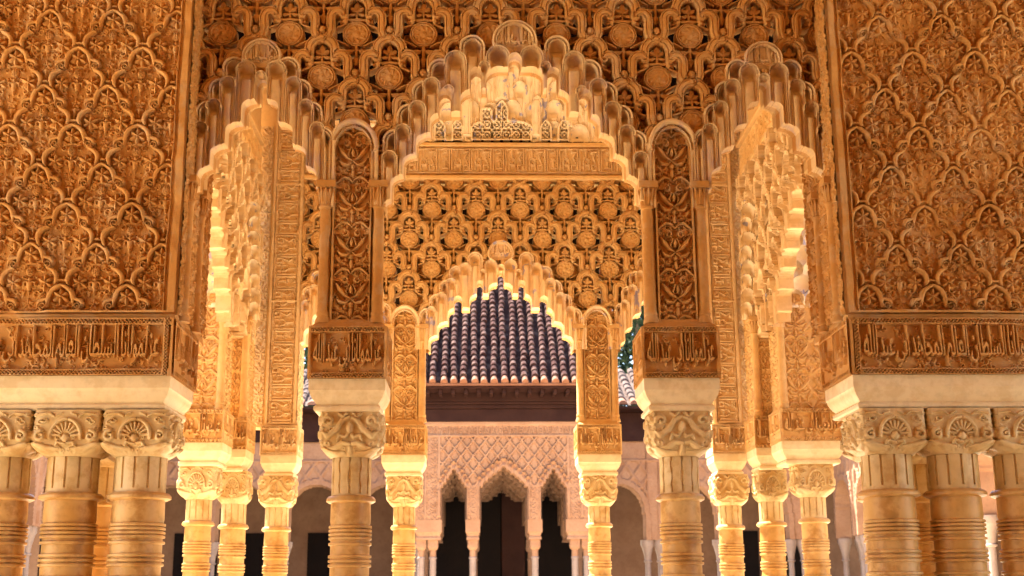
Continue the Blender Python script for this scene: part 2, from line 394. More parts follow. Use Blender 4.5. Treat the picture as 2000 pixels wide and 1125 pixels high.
def tile_sebka():
    W, R = .34, .235; c = Cv(W, 2*R, .0018)
    for k in range(2):
        cx = W/2*k+.001; y = 2*R-.001-R*k
        # medallion and leaves of the tile (thin, pierced around)
        c.leaf(cx, y-.10, math.pi/2, .045, .015, .016)
        for sx in (-1, 1):
            c.leaf(cx, y-.105, math.pi/2-sx*1.0, .042, .012, .016); c.leaf(cx, y-.115, math.pi/2-sx*1.75, .045, .010, .015)
            c.leaf(cx, y-.31, -math.pi/2+sx*1.25, .085, .016, .015, bend=sx*.7); c.leaf(cx, y-.30, -math.pi/2+sx*2.2, .08, .010, .014)
            c.leaf(cx+sx*.083, y-.17, math.pi/2+sx*.6, .03, .011, .016)
            c.st([(cx+sx*.04, y-.29), (cx+sx*.10, y-.26)], [.007, .004], .014); c.st([(cx+sx*.05, y-.17), (cx+sx*.10, y-.19)], [.006, .006], .014)
            c.st([(cx, y-.15), (cx+sx*.06, y-.148)], [.012, .004], .015)
            c.st([(cx+sx*.02, y-.385), (cx+sx*.052, y-.37), (cx+sx*.06, y-.34)], [.004, .004, .006], .014)
        c.st([(cx, y-.10), (cx, y-.165)], .006, .014)
        Q = c.disc(cx, y-.226, .071, .068, .020, 'flat', .06)
        rr = np.where(Q < 1, Q, 9)
        ang = np.arctan2(c.Y-(y-.226), ((c.X-cx+W/2) % W)-W/2)
        c.H = np.where(rr < 1, .017+.004*(np.cos(ang*14) > 0), c.H)
        c.H = np.where(rr < .90, .008, c.H); c.H = np.where(rr < .84, .022, c.H); c.H = np.where(rr < .76, .007, c.H)
        for a in np.arange(8)*math.pi/4:
            c.leaf(cx+.022*math.cos(a), y-.226+.022*math.sin(a), a+.5, .030, .0065, .020); c.st([(cx+.040*math.cos(a+.39), y-.226+.040*math.sin(a+.39))], [.006], .018)
        c.st([(cx, y-.226)], [.017], .019); c.st([(cx, y-.226)], [.008], .025)
        c.st([(cx, y-.30), (cx, y-.35)], .008, .015)
        c.st([(cx, y-.37), (cx, y-.395)], [.016, .010], .019)
    c.H *= .55
    for k in range(2):
        cx = W/2*k+.001; y = 2*R-.001-R*k
        t = np.linspace(0, math.pi/2, 9)
        p = [(.066*math.sin(a), y-.086+.066*math.cos(a)) for a in t]+[(.066, y-.125)]
        c.sym(cx, p, .0235, .040, 'band', .05)
        c.sym(cx, [(.054, y-.10), (.053, y-.155)], .006, .026)
        for sx in (-1, 1): c.st([(cx+sx*.058, y-.160)], [.012], .028)
        t = np.linspace(math.pi*.80, 0, 8)
        p = [(.094+.036*math.cos(a), y-.146+.038*math.sin(a)) for a in t]+[(.130, y-.175), (.130, y-.215), (.137, y-.245)]
        c.sym(cx, p, [.010, .018]+[.0230]*8+[.018], .040, 'band', .04)
    for k in range(2):
        cx = W/2*k+.001; y = 2*R-.001-R*k
        c.disc(cx+W/2, y-.212, .022, .026, .036, 'round', .05)
        for a in np.linspace(.4, 2.74, 5): c.st([(cx+W/2, y-.225), (cx+W/2+.018*math.cos(a), y-.225+.026*math.sin(a))], .0016, .040)
    return c
def tile_vine(W=.19, H=.235, seed=3, hgt=.016, res=.0014):
    c = Cv(W, H, res); m = W/2
    c.filler(26, seed, hgt*.55, .017)
    for sx in (-1, 1):
        def s(p, r, h=hgt, **k): c.st([(m+sx*x, y) for x, y in p], r, h, 'round', .25, .001)
        s([(.0, .01), (.02, .03), (.045, .035), (.065, .02), (.085, .0)], [.004, .007, .008, .006, .003])
        s([(.0, .12), (.022, .10), (.05, .105), (.072, .125)], [.003, .006, .010, .002])
        s([(.0, .12), (.03, .14), (.055, .17), (.075, .2)], [.003, .008, .012, .002])
        s([(.008, .19), (.024, .155), (.015, .135)], [.004, .005, .002])
        c.spiral(m+sx*.032, .212, .017, math.pi/2, 1.3, hgt, .0055, sx)
        c.leaf(m+sx*.055, .06, math.pi/2-sx*.6, .045, .011, hgt, bend=-sx*.6)
        c.leaf(m+sx*.02, .055, math.pi/2-sx*1.3, .03, .008, hgt)
        c.flower(m+sx*.072, .085, .018, 5, hgt*.8)
    c.st([(m, .03), (m, .05), (m, .075)], [.002, .009, .001], hgt*1.1); c.st([(m, .085), (m, .1)], [.006, .003], hgt)
    c.st([(m, .145), (m, .165), (m, .19)], [.002, .011, .001], hgt*1.1)
    return c
def tile_kufic(W=.42, H=.22, hgt=.013, seed=8):
    c = Cv(W, H, .002); c.filler(40, seed, hgt*.5, .014)
    rg = random.Random(seed)
    x = .012; k = 0
    def L(p, r=.0052, h=hgt): c.st(p, r, h, 'flat', .35, .001)
    while x < W-.01:
        a = k % 5
        top = H-.02
        if a in (0, 3):
            L([(x, .025), (x, top)]); L([(x+.018, .025), (x+.018, top), (x+.034, top)]); L([(x, .025), (x+.018, .025)]); dx = .04
        elif a == 1:
            L([(x, .04), (x, .11), (x+.022, .135), (x+.044, .11), (x+.044, .04)]); L([(x+.022, .135), (x+.022, top)]); L([(x, .075), (x+.044, .075)], .004); dx = .062
        elif a == 2:
            L([(x, .03), (x+.034, .03), (x+.034, .075), (x, .075), (x, .03)]); L([(x+.034, .075), (x+.01, .135), (x+.034, .18)]); L([(x-.004, .18), (x+.04, .18)], .004); dx = .052
        else:
            c.flower(x+.02, .12, .024, 6, hgt); L([(x, .05), (x+.04, .05)]); L([(x+.02, .05), (x+.02, .1)]); c.spiral(x+.02, .185, .014, 0, 1.2, hgt, .004); dx = .05
        x += dx+.004; k += 1
    L([(0, top+.004), (W, top+.004)], .003); L([(0, .012), (W, .012)], .004)
    return c
def tile_block(W, H, text, seed=5, hgt=.014, reach=.0):
    c = Cv(W, H, .0014, False); b = .022
    c.filler(int(26*W/.3), seed, hgt*.38, .013)
    return_frame(c, W, H, b, hgt)
    script(c, text, b+.006, W-b-.006, b+.012, H-b-.012, hgt*1.15, .005, 0, 1)
    return c
def return_frame(c, W, H, b, hgt):
    X, Y = c.X, c.Y
    fr = (Y < b+.008) | (Y > H-b-.008) | (((X < .012) | (X > W-.012)) if W < .6 else False)
    c.H = np.where(fr, hgt*.9, c.H)
    lt = ((Y > .006) & (Y < b)) | ((Y > H-b) & (Y < H-.006))
    c.H = np.where(lt & (X > .016) & (X < W-.016), hgt*.45+lattice(X, Y, .016, hgt*.6), c.H)
def tile_cap(W=.28, H=.2, kind=0, hgt=.014):
    """front of a capital, u across one face"""
    c = Cv(W, H, .0016, False); m = W/2
    def s(p, r, h=hgt, mode='round'): c.sym(m, p, r, h, mode, .2, .001)
    if kind == 0:
        c.spiral(m+.095, .155, .024, 0, 1.0, hgt, .010, 1); c.spiral(m-.095, .155, .024, math.pi, 1.0, hgt, .010, -1)
        s([(.0, .175), (.03, .165), (.06, .12), (.10, .09), (.125, .11)], [.006, .010, .012, .013, .004])
        s([(.0, .055), (.035, .06), (.07, .04), (.11, .035)], [.008, .010, .010, .004])
        s([(.015, .19), (.03, .175), (.05, .19)], .006); s([(.0, .105), (.02, .085), (.045, .092), (.055, .07)], [.006, .008, .008, .004])
        s([(.03, .018), (.09, .012), (.13, .03)], [.006, .014, .012]); c.leaf(m, .10, math.pi/2, .05, .016, hgt*1.15)
        c.st([(m, .01), (m, .04)], [.014, .006], hgt)
        c.filler(12, 4, hgt*.4, .012)
    else:
        t = np.linspace(0, math.pi/2, 8)
        s([(.062*math.cos(a), .075+.085*math.sin(a)) for a in t], .007)
        for k in range(9):
            a = math.pi*(k+.5)/9; c.st([(m+.022*math.cos(a), .085+.022*math.sin(a)), (m+.052*math.cos(a), .08+.062*math.sin(a))], [.004, .006], hgt*.75)
        c.disc(m, .075, .014, .02, hgt, 'round'); s([(.0, .05), (.03, .058), (.04, .04), (.02, .03)], .006)
        for sx in (-1, 1): c.spiral(m+sx*.10, .085, .023, math.pi/2, 1.3, hgt, .009, -sx); c.spiral(m+sx*.09, .155, .013, 0, 1.2, hgt*.8, .004, sx)
        s([(.05, .17), (.07, .185), (.11, .18)], .004, hgt*.7); s([(.02, .185), (.04, .175)], .004, hgt*.7)
        s([(.03, .03), (.08, .03), (.125, .05)], [.006, .016, .010]); c.filler(18, 9, hgt*.4, .010)
    return c
T_FRONT, T_SEBKA, T_VINE, T_KUF = tile_front(), tile_sebka(), tile_vine(), tile_kufic()
T_VINE2 = tile_vine(.19, .235, 11)
SHORT = 'عز لمولانا ابي عبد الله'; MOTTO = 'ولا غالب الا الله'
T_BLK = tile_block(.38, .25, SHORT)
T_LONG = tile_block(.86, .25, 'عز لمولانا السلطان العالم المجاهد ابي عبد الله', seed=6); T_LONG.wrap = True
T_LUN = Cv(.17, .13, .0012, False); T_LUN.H += .004; script(T_LUN, MOTTO, .012, .158, .02, .115, .012, .02, 0, 1)
T_CAP = [tile_cap(kind=0), tile_cap(kind=1)]

# ------------------------------------------------------------------ column builder
def capital_mesh(name, mat, x, y, z0, z1, hw, rn, kind, parent, n=264, m=64):
    """square block above that swells out of the round neck below"""
    th = np.linspace(0, 2*math.pi, n+1); tt = np.linspace(0, 1, m)
    P = np.zeros((m, n+1, 3)); T = T_CAP[kind]
    for j, t in enumerate(tt):
        k = min(1, max(0, t/.35)); k = math.sin(k*math.pi/2)**1.0      # 0 at neck, 1 block
        pw = 2+10*k; r = rn*1.02+(hw-rn*1.02)*k
        c, s = np.cos(th), np.sin(th)
        f = (np.abs(c)**pw+np.abs(s)**pw)**(-1/pw)
        X, Y = r*f*c, r*f*s
        front = np.abs(s) > np.abs(c)
        uu = np.where(front, X, Y)/r*.5*T.w+T.w/2
        H = T.at(uu, np.full_like(uu, t*T.h))*(.35+.65*k)*(hw/.14)*1.05
        edge = np.clip((1-np.maximum(0, np.abs(np.where(front, X, Y))/r-.9)/.1), 0, 1)
        H = H*edge*(t < .97)
        nx = np.where(front, c*.3, np.sign(c)); ny = np.where(front, np.sign(s), s*.3)
        P[j, :, 0] = x+X+nx*(H-.008*k); P[j, :, 1] = y+Y+ny*(H-.008*k); P[j, :, 2] = z0+t*(z1-z0)
    o = sheet(name, P, np.ones((m-1, n), bool), mat, parent)
    return o
SHAFT_RINGS = [.125, .143, .161, .179, .205, .262, .283, .304, .36, .40, .418, .436, .49, .51, .53]
def column(label, x, y, z_cap, z_neck, z_ann, hw, rs, kind=0, group=None, mats=(None, None), detail=True, floor=.0, back=False):
    mc, ms = mats[0] or MARB, mats[1] or SHAF
    t = thing('column', label, 'column', (x, y, floor), group)
    # shaft with turned rings
    pr = [(rs*1.0, z_ann-.012), (rs*1.02, z_ann-.10)]
    for d in SHAFT_RINGS if detail else SHAFT_RINGS[:6:2]:
        zc = z_ann-d
        pr += [(rs*.985, zc+.009), (rs*1.075, zc+.006), (rs*1.085, zc), (rs*1.075, zc-.005), (rs*.985, zc-.0075)]
    pr += [(rs*1.03, z_ann-.60), (rs*1.05, .6), (rs*1.0, floor+.14)]
    MB().lathe(x, y, pr, 40 if detail else 20).build('shaft', ms, t, smooth=True)
    MB().lathe(x, y, [(rs*.98, z_ann+.022), (rs*1.14, z_ann+.018), (rs*1.24, z_ann+.006), (rs*1.24, z_ann-.006), (rs*1.10, z_ann-.014), (rs*.98, z_ann-.014)], 40 if detail else 20).build('annulet', ms, t, smooth=True)
    # neck with incised flutes
    n, m = (240, 44) if detail else (40, 8)
    th = np.linspace(0, 2*math.pi, n+1); zz = np.linspace(0, 1, m); A, Z = np.meshgrid(th, zz)
    fl = (A*6/math.pi) % 1; d = np.abs(fl-.5)
    gr = (d > .43) & (Z > .14)
    if kind == 0:
        wob = .10*np.sin(Z*math.pi*3)*(Z > .25)*(Z < .9); d = np.abs(((A*6/math.pi+wob*((np.floor(A*6/math.pi) % 2)*2-1)) % 1)-.5)
        gr = (d > .40) & (Z > .08)
    R = rs*(1.0-.07*gr)
    P = np.stack([x+R*np.cos(A), y+R*np.sin(A), z_ann+.015+Z*(z_neck-z_ann-.015)], -1)
    sheet('neck', P, np.ones((m-1, n), bool), mc, t)
    capital_mesh('capital', mc, x, y, z_neck, z_cap, hw, rs, kind, t, *((264, 64) if detail else (48, 12)))
    b = MB(); b.box(x-rs*1.5, x+rs*1.5, y-rs*1.5, y+rs*1.5, floor, floor+.05)
    b.lathe(x, y, [(rs*1.0, floor+.17), (rs*1.2, floor+.15), (rs*1.15, floor+.12), (rs*1.4, floor+.09), (rs*1.4, floor+.051)], 24)
    b.build('base', mc, t, smooth=True)
    return t
def cornice(rect, zt, parent, k=1.0, mat=None, name='cornice'):
    """rect is the carved block plan; moulding runs inwards below it"""
    pr = [(-.006, zt), (-.006, zt-.055*k), (-.010, zt-.06*k), (-.014, zt-.075*k), (-.022, zt-.092*k), (-.034, zt-.108*k), (-.042, zt-.118*k),
          (-.036, zt-.122*k), (-.029, zt-.130*k), (-.029, zt-.144*k), (-.036, zt-.152*k)]
    return MB().rings(rect, pr).build(name, mat or CORN, parent, smooth=True)
def block(x0, x1, y0, y1, z0, z1, parent, mat, T=None, sides=True, step=.003, name='inscribed_block'):
    T = T or T_BLK
    o = MB().box(x0+.003, x1-.003, y0+.014, y1, z0, z1).build(name, mat, parent)
    def f(w, flip=False):
        return lambda u, v: (T.at(u*T.w/w, v*T.h/(z1-z0)), np.ones_like(u, bool))
    relief('inscription', mat, (x0, y0+.0125, z0), (1, 0, 0), (0, 0, 1), (0, -1, 0), x1-x0, z1-z0, step, f(x1-x0), o, amp=1.6)
    if sides:
        for X, U, N, O in ((x1-.0125, (0, 1, 0), (1, 0, 0), y0+.0), (x0+.0125, (0, -1, 0), (-1, 0, 0), y1)):
            relief('inscription', mat, (X, O, z0), U, (0, 0, 1), N, y1-y0, z1-z0, step, f(y1-y0), o)
    return o
def colonnette(x, y, z0, z1, r, parent, mat=None):
    c = MB().lathe(x, y, [(r*1.35, z1), (r*1.35, z1-.03), (r*1.1, z1-.035), (r*1.3, z1-.06), (r*.98, z1-.115), (r*1.15, z1-.12), (r*1.15, z1-.13), (r*.93, z1-.138),
                          (r*.96, z0+.06), (r*1.1, z0+.052), (r*1.1, z0+.042), (r*1.0, z0+.036), (r*1.25, z0+.015), (r*1.3, z0)], 24)
    c.box(x-r*1.5, x+r*1.5, y-r*1.5, y+r*1.5, z1-.028, z1+.004)
    for k in range(12):
        a = 2*math.pi*k/12; ca, sa = math.cos(a), math.sin(a)
        c.tube([(x+ca*r*.98, y+sa*r*.98, z1-.115), (x+ca*r*1.2, y+sa*r*1.2, z1-.07), (x+ca*r*1.42, y+sa*r*1.42, z1-.034)], [r*.12, r*.17, r*.2], 6)
    return c.build('colonnette', mat or STUF, parent, smooth=True)

# ------------------------------------------------------------------ muqarnas screens
def stad(X, Z, cx, hw, top, ry):
    """signed distance-like inside-positive of a round-headed column opening"""
    dx = np.abs(X-cx); rx = min(hw, ry*1.5)
    e = np.clip((dx-(hw-rx))/rx, 0, 1)
    zt = top-ry+ry*np.sqrt(1-e*e)
    return (dx < hw) & (Z < zt)
def open_mask(X, Z, arches, dz=0, grow=0):
    m = np.zeros_like(X, bool)
    for a in arches:
        for (dx, hw, top, ry) in a['open']:
            for s in ((1, -1) if dx else (1,)):
                m |= stad(X, Z, a['cx']+s*dx, hw-grow, top+dz, ry)
    return m
def hood(H, own, X, Z, cx, top, r, mold, h0, dep, zmin=-9, point=0, ring=False):
    """round-headed cell: moulded roll and beaded band over a hollow head, fluted shaft below"""
    dx = X-cx; zc = top-r*(1+point)
    q = np.where(Z > zc, np.sqrt(dx**2+((Z-zc)/(1+point))**2), np.abs(dx))
    ins = (q < r) & (Z > zmin)
    if ring: ins &= (q > r-mold)
    d = r-q
    b = np.clip(d/mold, 0, 1)
    rib = h0*(.62+.38*np.sqrt(np.clip(1-((b-.25)/.27)**2, 0, 1)))
    rib = np.where((b > .55) & (b < .82), h0*.55-.004*(np.sin(np.arctan2(dx, Z-zc)*r*2*math.pi/.014) > 0), rib)
    rib = np.where(b >= .82, h0*.78, rib)
    ri = r-mold; qq = np.clip(q/ri, 0, 1)
    low = np.clip((zc-Z)/.05, 0, 1)
    head = h0*.45-dep*np.sqrt(np.clip(1-qq**2.2, 0, 1))
    flute = h0*.50-dep*.30+.016*np.cos(np.clip(np.abs(dx)/ri, 0, 1)*1.5)-.010*np.exp(-((np.abs(dx)/ri-.62)/.1)**2)
    nic = head*(1-low)+flute*low
    leg = np.where(low > 0, h0*.62*(1-.35*low)+0*b, rib)
    Hn = np.where(d < mold, np.where(Z > zc-.012, rib, leg-.008*np.exp(-((b-.55)/.14)**2)), nic)
    H[ins] = Hn[ins]; own |= ins
def screen_fn(x0, z0, arches, piers, tile_off, mold=.022, scale=1.0, ztop=None):
    def fn(u, v):
        X, Z = u+x0, v+z0
        t = T_SEBKA.at((X-tile_off[0])*scale, (Z-tile_off[1])*scale)/scale
        H = t.copy(); own = np.zeros_like(X, bool)
        for (px, top, r) in piers:
            zc = top-r*1.25; own_cut = (np.where(Z > zc, np.hypot(X-px, (Z-zc)/1.25), np.abs(X-px)) < r-mold*1.6)
            hood(H, own, X, Z, px, top, r, mold*1.8, .05, .02, point=.25, ring=True)
            cut = own_cut if px == piers[0][0] else (cut | own_cut)
        for a in arches:
            for (dx, top, r) in a['hoods']:
                for s in (1, -1): hood(H, own, X, Z, a['cx']+s*dx, top, r, mold, .042, .055)
            lz, lr = a['lun']; cx = a['cx']
            # lunette with lettering, then the two niches and the finger beneath it
            zc = lz-lr; q = np.hypot(X-cx, Z-zc); ins = (q < lr) & (Z > zc-.05)
            dd = lr-q; Hl = np.where(dd < mold, .05-.006*np.cos(dd/mold*9), .014+T_LUN.at((X-cx)*.8/lr*.1+.085, (Z-zc)*.8/lr*.1+.045)*1.3*(Z > zc-.02))
            H[ins] = Hl[ins]; own |= ins
            for (dx, top, r) in a['inner']:
                for s in ((1, -1) if dx else (1,)): hood(H, own, X, Z, cx+s*dx, top, r, mold*.55, .040, .045)
        # everything below the arch feet belongs to the piers
        sol = own | (t > .001)
        sol &= ~open_mask(X, Z, arches)
        sol &= ~cut
        H = np.where(own, H, t)
        fn.own = lambda a, b: own_at(a, b)
        return H, sol
    def own_at(a, b):
        X, Z = a+x0, b+z0; H = np.zeros_like(X); own = np.zeros_like(X, bool)
        for (px, top, r) in piers: hood(H, own, X, Z, px, top, r, mold, .035, .02, point=.25)
        for ar in arches:
            for (dx, top, r) in ar['hoods']+ar['inner']:
                for s in (1, -1): hood(H, own, X, Z, ar['cx']+s*dx, top, r, mold, .04, .05)
            lz, lr = ar['lun']; own |= (np.hypot(X-ar['cx'], Z-lz+lr) < lr) & (Z > lz-lr-.05)
        return own
    return fn, own_at
def muq_layer(name, mat, y, a, parent, dz, grow, step, zlo, zhi, ext, N=-1, thick=.05):
    """one stepped plate set behind the arch, its cut edge running back as the soffit"""
    X0, X1 = a['cx']-ext, a['cx']+ext
    def fn(u, v):
        X, Z = u+X0, v+zlo
        op = open_mask(X, Z, [a], dz, grow)
        near = open_mask(X, Z, [a], dz+.012, grow-.010)
        H = np.where(near, .012, T_VINE.at(X*1.3, Z*1.3)*.7)
        return H, ~op
    return relief(name, mat, (X0, y, zlo), (1, 0, 0), (0, 0, 1), (0, -1, 0), X1-X0, zhi-zlo, step, fn, parent, back=-thick)

# ---- near screen of the pavilion (three arches)
A1 = 6.0
arcC = dict(cx=0., lun=(4.41, .115),
    hoods=[(.215, 4.33, .066), (.375, 4.20, .066), (.455, 4.08, .064), (.53, 3.955, .062), (.60, 3.82, .060)],
    inner=[(.30, 4.245, .058), (.085, 4.275, .062), (.42, 4.10, .046), (.49, 3.975, .045), (.56, 3.85, .043), (.625, 3.71, .04), (.155, 4.19, .030), (.335, 4.06, .030), (0, 4.235, .034)],
    open=[(0, .032, 4.225, .03), (0, .145, 4.165, .05), (.195, .030, 4.16, .03), (0, .275, 4.045, .05), (.355, .032, 4.04, .03), (0, .425, 3.92, .05), (0, .495, 3.81, .05), (0, .56, 3.70, .05), (0, .618, 3.59, .05), (0, .65, 3.46, .03)])
def side_arch(cx): return dict(cx=cx, lun=(4.30, .10),
    hoods=[(.135, 4.205, .060), (.20, 4.085, .058), (.26, 3.965, .056), (.32, 3.83, .055)],
    inner=[(.075, 4.185, .052), (.165, 4.10, .042), (.23, 3.98, .040), (.29, 3.86, .040), (.0, 4.13, .030)],
    open=[(0, .028, 4.10, .028), (0, .09, 3.985, .045), (0, .165, 3.865, .05), (0, .235, 3.745, .05), (0, .29, 3.635, .05), (0, .325, 3.52, .03)])
archesA = [side_arch(-1.275), side_arch(1.265), arcC]
scr = thing('arcade_screen', 'shaded carved plaster screen with three stepped stalactite arches standing on the two nearer middle columns', 'arcade', (0, A1+.1, 2.4))
x0, x1, z0, z1 = -1.68, 1.64, 2.82, 4.95
fnA, ownA = screen_fn(x0, 3.42, archesA, [(-.805, 3.875, .125), (.785, 3.88, .125)], (-.805-.17, 3.395))
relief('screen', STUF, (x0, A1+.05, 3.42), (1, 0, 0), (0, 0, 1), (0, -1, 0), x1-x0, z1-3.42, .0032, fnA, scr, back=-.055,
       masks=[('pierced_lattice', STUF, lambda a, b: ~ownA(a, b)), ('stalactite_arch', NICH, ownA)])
for a in archesA:
    ext = .70 if a is arcC else .36
    zt = 4.36 if a is arcC else 4.22
    for k, (dy, dz, g, mt) in enumerate(((.055, .012, .0, STUF), (.13, .04, .0, STUC))):
        muq_layer('stalactite_soffit', mt, A1+.05+dy, a, scr, dz, g, .0045, 3.42, zt, ext, thick=.07)
def pier(px, y, hw, zb0, zb1, zcap, parent, mats, mat, T=T_VINE, ztop=3.86, colx=.128, d=.36, step=.003, cr=.031):
    """inscribed block, cornice, vine panel and two colonnettes"""
    blk = block(px-hw, px+hw, y, y+d, zb0, zb1, parent, mat, step=step)
    MB().rings((px-hw, px+hw, y, y+d), [(-.045, zb1+.045), (-.035, zb1+.03), (-.004, zb1+.001), (-.004, zb1-.004)]).build('chamfer', mat, parent)
    cornice((px-hw, px+hw, y, y+d), zb0, parent)
    hwp = colx-cr-.002; zs = zb1+.03
    MB().box(px-colx, px+colx, y+.075, y+d-.03, zs, 3.45).build('pier_core', mat, parent)
    def fp(u, v):
        W = 2*hwp; xx = np.abs(u-hwp); Z = v+zs
        h = T.at(u*T.w/W, v)
        zc = ztop-.19; q = np.where(Z > zc, np.sqrt(xx**2+((Z-zc)/1.9)**2), xx)
        h = np.where(q > hwp-.008, .020, h)
        return h, (q < hwp+.004)
    relief('vine_panel', mat, (px-hwp, y+.068, zs), (1, 0, 0), (0, 0, 1), (0, -1, 0), 2*hwp, ztop-.02-zs, step, fp, parent, amp=1.5, warp=True)
    for s in (-1, 1): colonnette(px+s*colx, y+.062, zs-.004, 3.55, cr, parent, mats if False else mat)
for px in (-.805, .785):
    pier(px, A1, .187, 2.562, 2.812, 2.405, scr, MARB, STUF, ztop=3.885)
column('nearer middle column left of centre, cream carved capital over ringed honey shaft', -.79, A1+.18, 2.412, 2.2, 2.003, .146, .094, 0, 'columns under the nearer screen')
column('nearer middle column right of centre, cream carved capital over ringed honey shaft', .783, A1+.18, 2.412, 2.2, 2.006, .146, .094, 0, 'columns under the nearer screen')

# ---- far screen of the pavilion
B = 9.4
bC = dict(cx=-.01, lun=(4.205, .10),
    hoods=[(.195, 4.115, .060), (.335, 4.005, .060), (.41, 3.895, .058), (.485, 3.785, .056), (.56, 3.675, .056)],
    inner=[(.27, 4.03, .050), (.075, 4.055, .052), (.375, 3.91, .042), (.45, 3.80, .042), (.525, 3.69, .040), (.135, 3.98, .028), (.0, 4.02, .03)],
    open=[(0, .026, 3.975, .025), (0, .09, 3.875, .045), (.16, .026, 3.89, .025), (0, .235, 3.79, .05), (.325, .03, 3.77, .025), (0, .40, 3.68, .05), (0, .475, 3.575, .05), (0, .54, 3.47, .05), (0, .56, 3.36, .03)])
def bside(cx): return dict(cx=cx, lun=(4.16, .085),
    hoods=[(.125, 4.075, .056), (.19, 3.965, .056), (.255, 3.845, .054), (.31, 3.715, .052)],
    inner=[(.07, 4.045, .046), (.155, 3.97, .04), (.22, 3.86, .038), (.28, 3.74, .036), (.0, 4.0, .03)],
    open=[(0, .025, 3.97, .025), (0, .085, 3.86, .045), (0, .155, 3.75, .05), (0, .225, 3.64, .05), (0, .285, 3.53, .05), (0, .32, 3.42, .03)])
archesB = [bside(-1.2), bside(1.21), bC]
scb = thing('arcade_screen', 'bright golden carved screen further back with its stepped arch framing the tiled roof', 'arcade', (0, B+.1, 2.4))
xb0, xb1 = -1.52, 1.58
fnB, ownB = screen_fn(xb0, 3.36, archesB, [(-.735, 3.70, .115), (.715, 3.70, .115)], (-.03-.17, 4.70-.235*4-.02))
relief('screen', STUC, (xb0, B+.05, 3.36), (1, 0, 0), (0, 0, 1), (0, -1, 0), xb1-xb0, 4.69-3.36, .0044, fnB, scb, back=-.08,
       masks=[('pierced_lattice', STUC, lambda a, b: ~ownB(a, b)), ('stalactite_arch', NICB, ownB)])
for a in archesB:
    ext = .63 if a is bC else .36
    for k, (dy, dz, g) in enumerate(((.055, .0, .0), (.14, .012, .0))):
        muq_layer('stalactite_soffit', STUC, B+.05+dy, a, scb, dz, g, .006, 3.36, 4.12, ext, thick=.08)
for px in (-.73, .71):
    pier(px, B, .165, 2.569, 2.79, 2.42, scb, MARB, STUC, T=T_VINE2, ztop=3.725, colx=.128, d=.32, step=.0042, cr=.030)
column('column below the golden screen at the left foot of its central arch, slender ringed shaft', -.725, B+.16, 2.424, 2.2, 2.05, .128, .080, 0, 'columns under the far screen')
column('column below the golden screen at the right foot of its central arch, slender ringed shaft', .71, B+.16, 2.424, 2.2, 2.06, .128, .080, 0, 'columns under the far screen')
# kufic frieze over the lattice
MB().box(xb0, xb1, B+.03, B+.25, 4.69, 5.0).build('frieze_backing', LITE, scb)
relief('kufic_frieze', SIDE, (xb0, B+.026, 4.735), (1, 0, 0), (0, 0, 1), (0, -1, 0), xb1-xb0, .22, .0042, lambda u, v: (T_KUF.at(u, v), np.ones_like(u, bool)), scb, amp=1.6)
for zz in (4.705, 4.972): MB().box(xb0, xb1, B-.005, B+.03, zz-.014, zz+.014).build('frieze_moulding', LITE, scb, bevel=.004)

# upper zone above the frieze: pale cells, little lattice windows
def upper_fn(u, v):
    X, Z = u+xb0, v+5.0
    H = np.zeros_like(X); own = np.zeros_like(X, bool)
    tiers = [(5.13, .16, 0.), (5.27, .13, .08), (5.41, .11, 0.), (5.56, .12, .06), (5.72, .13, 0.), (5.90, .15, .07)]
    for k in range(len(tiers)-1, -1, -1):
        top, p, off = tiers[k]
        for i in range(-12, 13):
            x = i*p*1.25+off
            hood(H, own, X, Z, x, top+.02*((i % 2) == 0), p*.55, .014, .03, .045)
        H = np.where((Z < top-.005) & (Z > top-.02) & ~own, .05, H)
    for (dx, top, r) in ((.0, 5.76, .05), (.27, 5.53, .042), (.52, 5.37, .042), (.0, 5.55, .05), (.27, 5.30, .042)):
        for s in (1, -1): hood(H, own, X, Z, s*dx, top, r, .012, .085, -.02, zmin=top-.26)
    win = np.zeros_like(X, bool)
    for wx in (-.48, -.345, .345, .48):
        win |= (np.abs(X-wx) < .032) & (Z > 5.012) & (Z < 5.14-((X-wx)/.032)**2*.035)
    win |= (np.abs(X) < .225) & (Z > 5.012) & (Z < 5.10+.04*np.sqrt(np.clip(1-(X/.225)**2, 0, 1)))
    win |= ((np.abs(X+.12) < .035) & (Z > 5.1) & (Z < 5.22)) | ((np.abs(X-.0) < .035) & (Z > 5.1) & (Z < 5.27-((X)/.035)**2*.04))
    ax, az = (X % .075)-.0375, ((Z-5.01) % .075)-.0375; rr_ = np.hypot(ax, az)
    L = (np.abs(rr_-.026) < .0055) | (np.abs(np.abs(ax)-np.abs(az)) < .0055) | (rr_ < .009) | (np.abs(ax) > .0335)
    fr = open_ring(win, 3)
    H = np.where(fr, .045, H); H = np.where(win, .03, H)
    H = H+np.clip(Z-5.05, 0, 1)**1.2*.75
    return H, ~(win & ~L)
def open_ring(m, n):
    a = m.copy()
    for _ in range(n):
        p = np.pad(a, 1); a = p[1:-1, 1:-1] | p[:-2, 1:-1] | p[2:, 1:-1] | p[1:-1, :-2] | p[1:-1, 2:]
    return a
MB().box(-.60, .60, B+.05, B+.07, 5.0, 5.32).build('fret_shade_backing', VOID, scb)  # dark sheet added close behind the fret to paint its gaps as shade
relief('cell_vault', CREM, (xb0, B+.02, 5.0), (1, 0, 0), (0, 0, 1), (0, -1, 0), xb1-xb0, 1.0, .0048, upper_fn, scb, back=-.05)

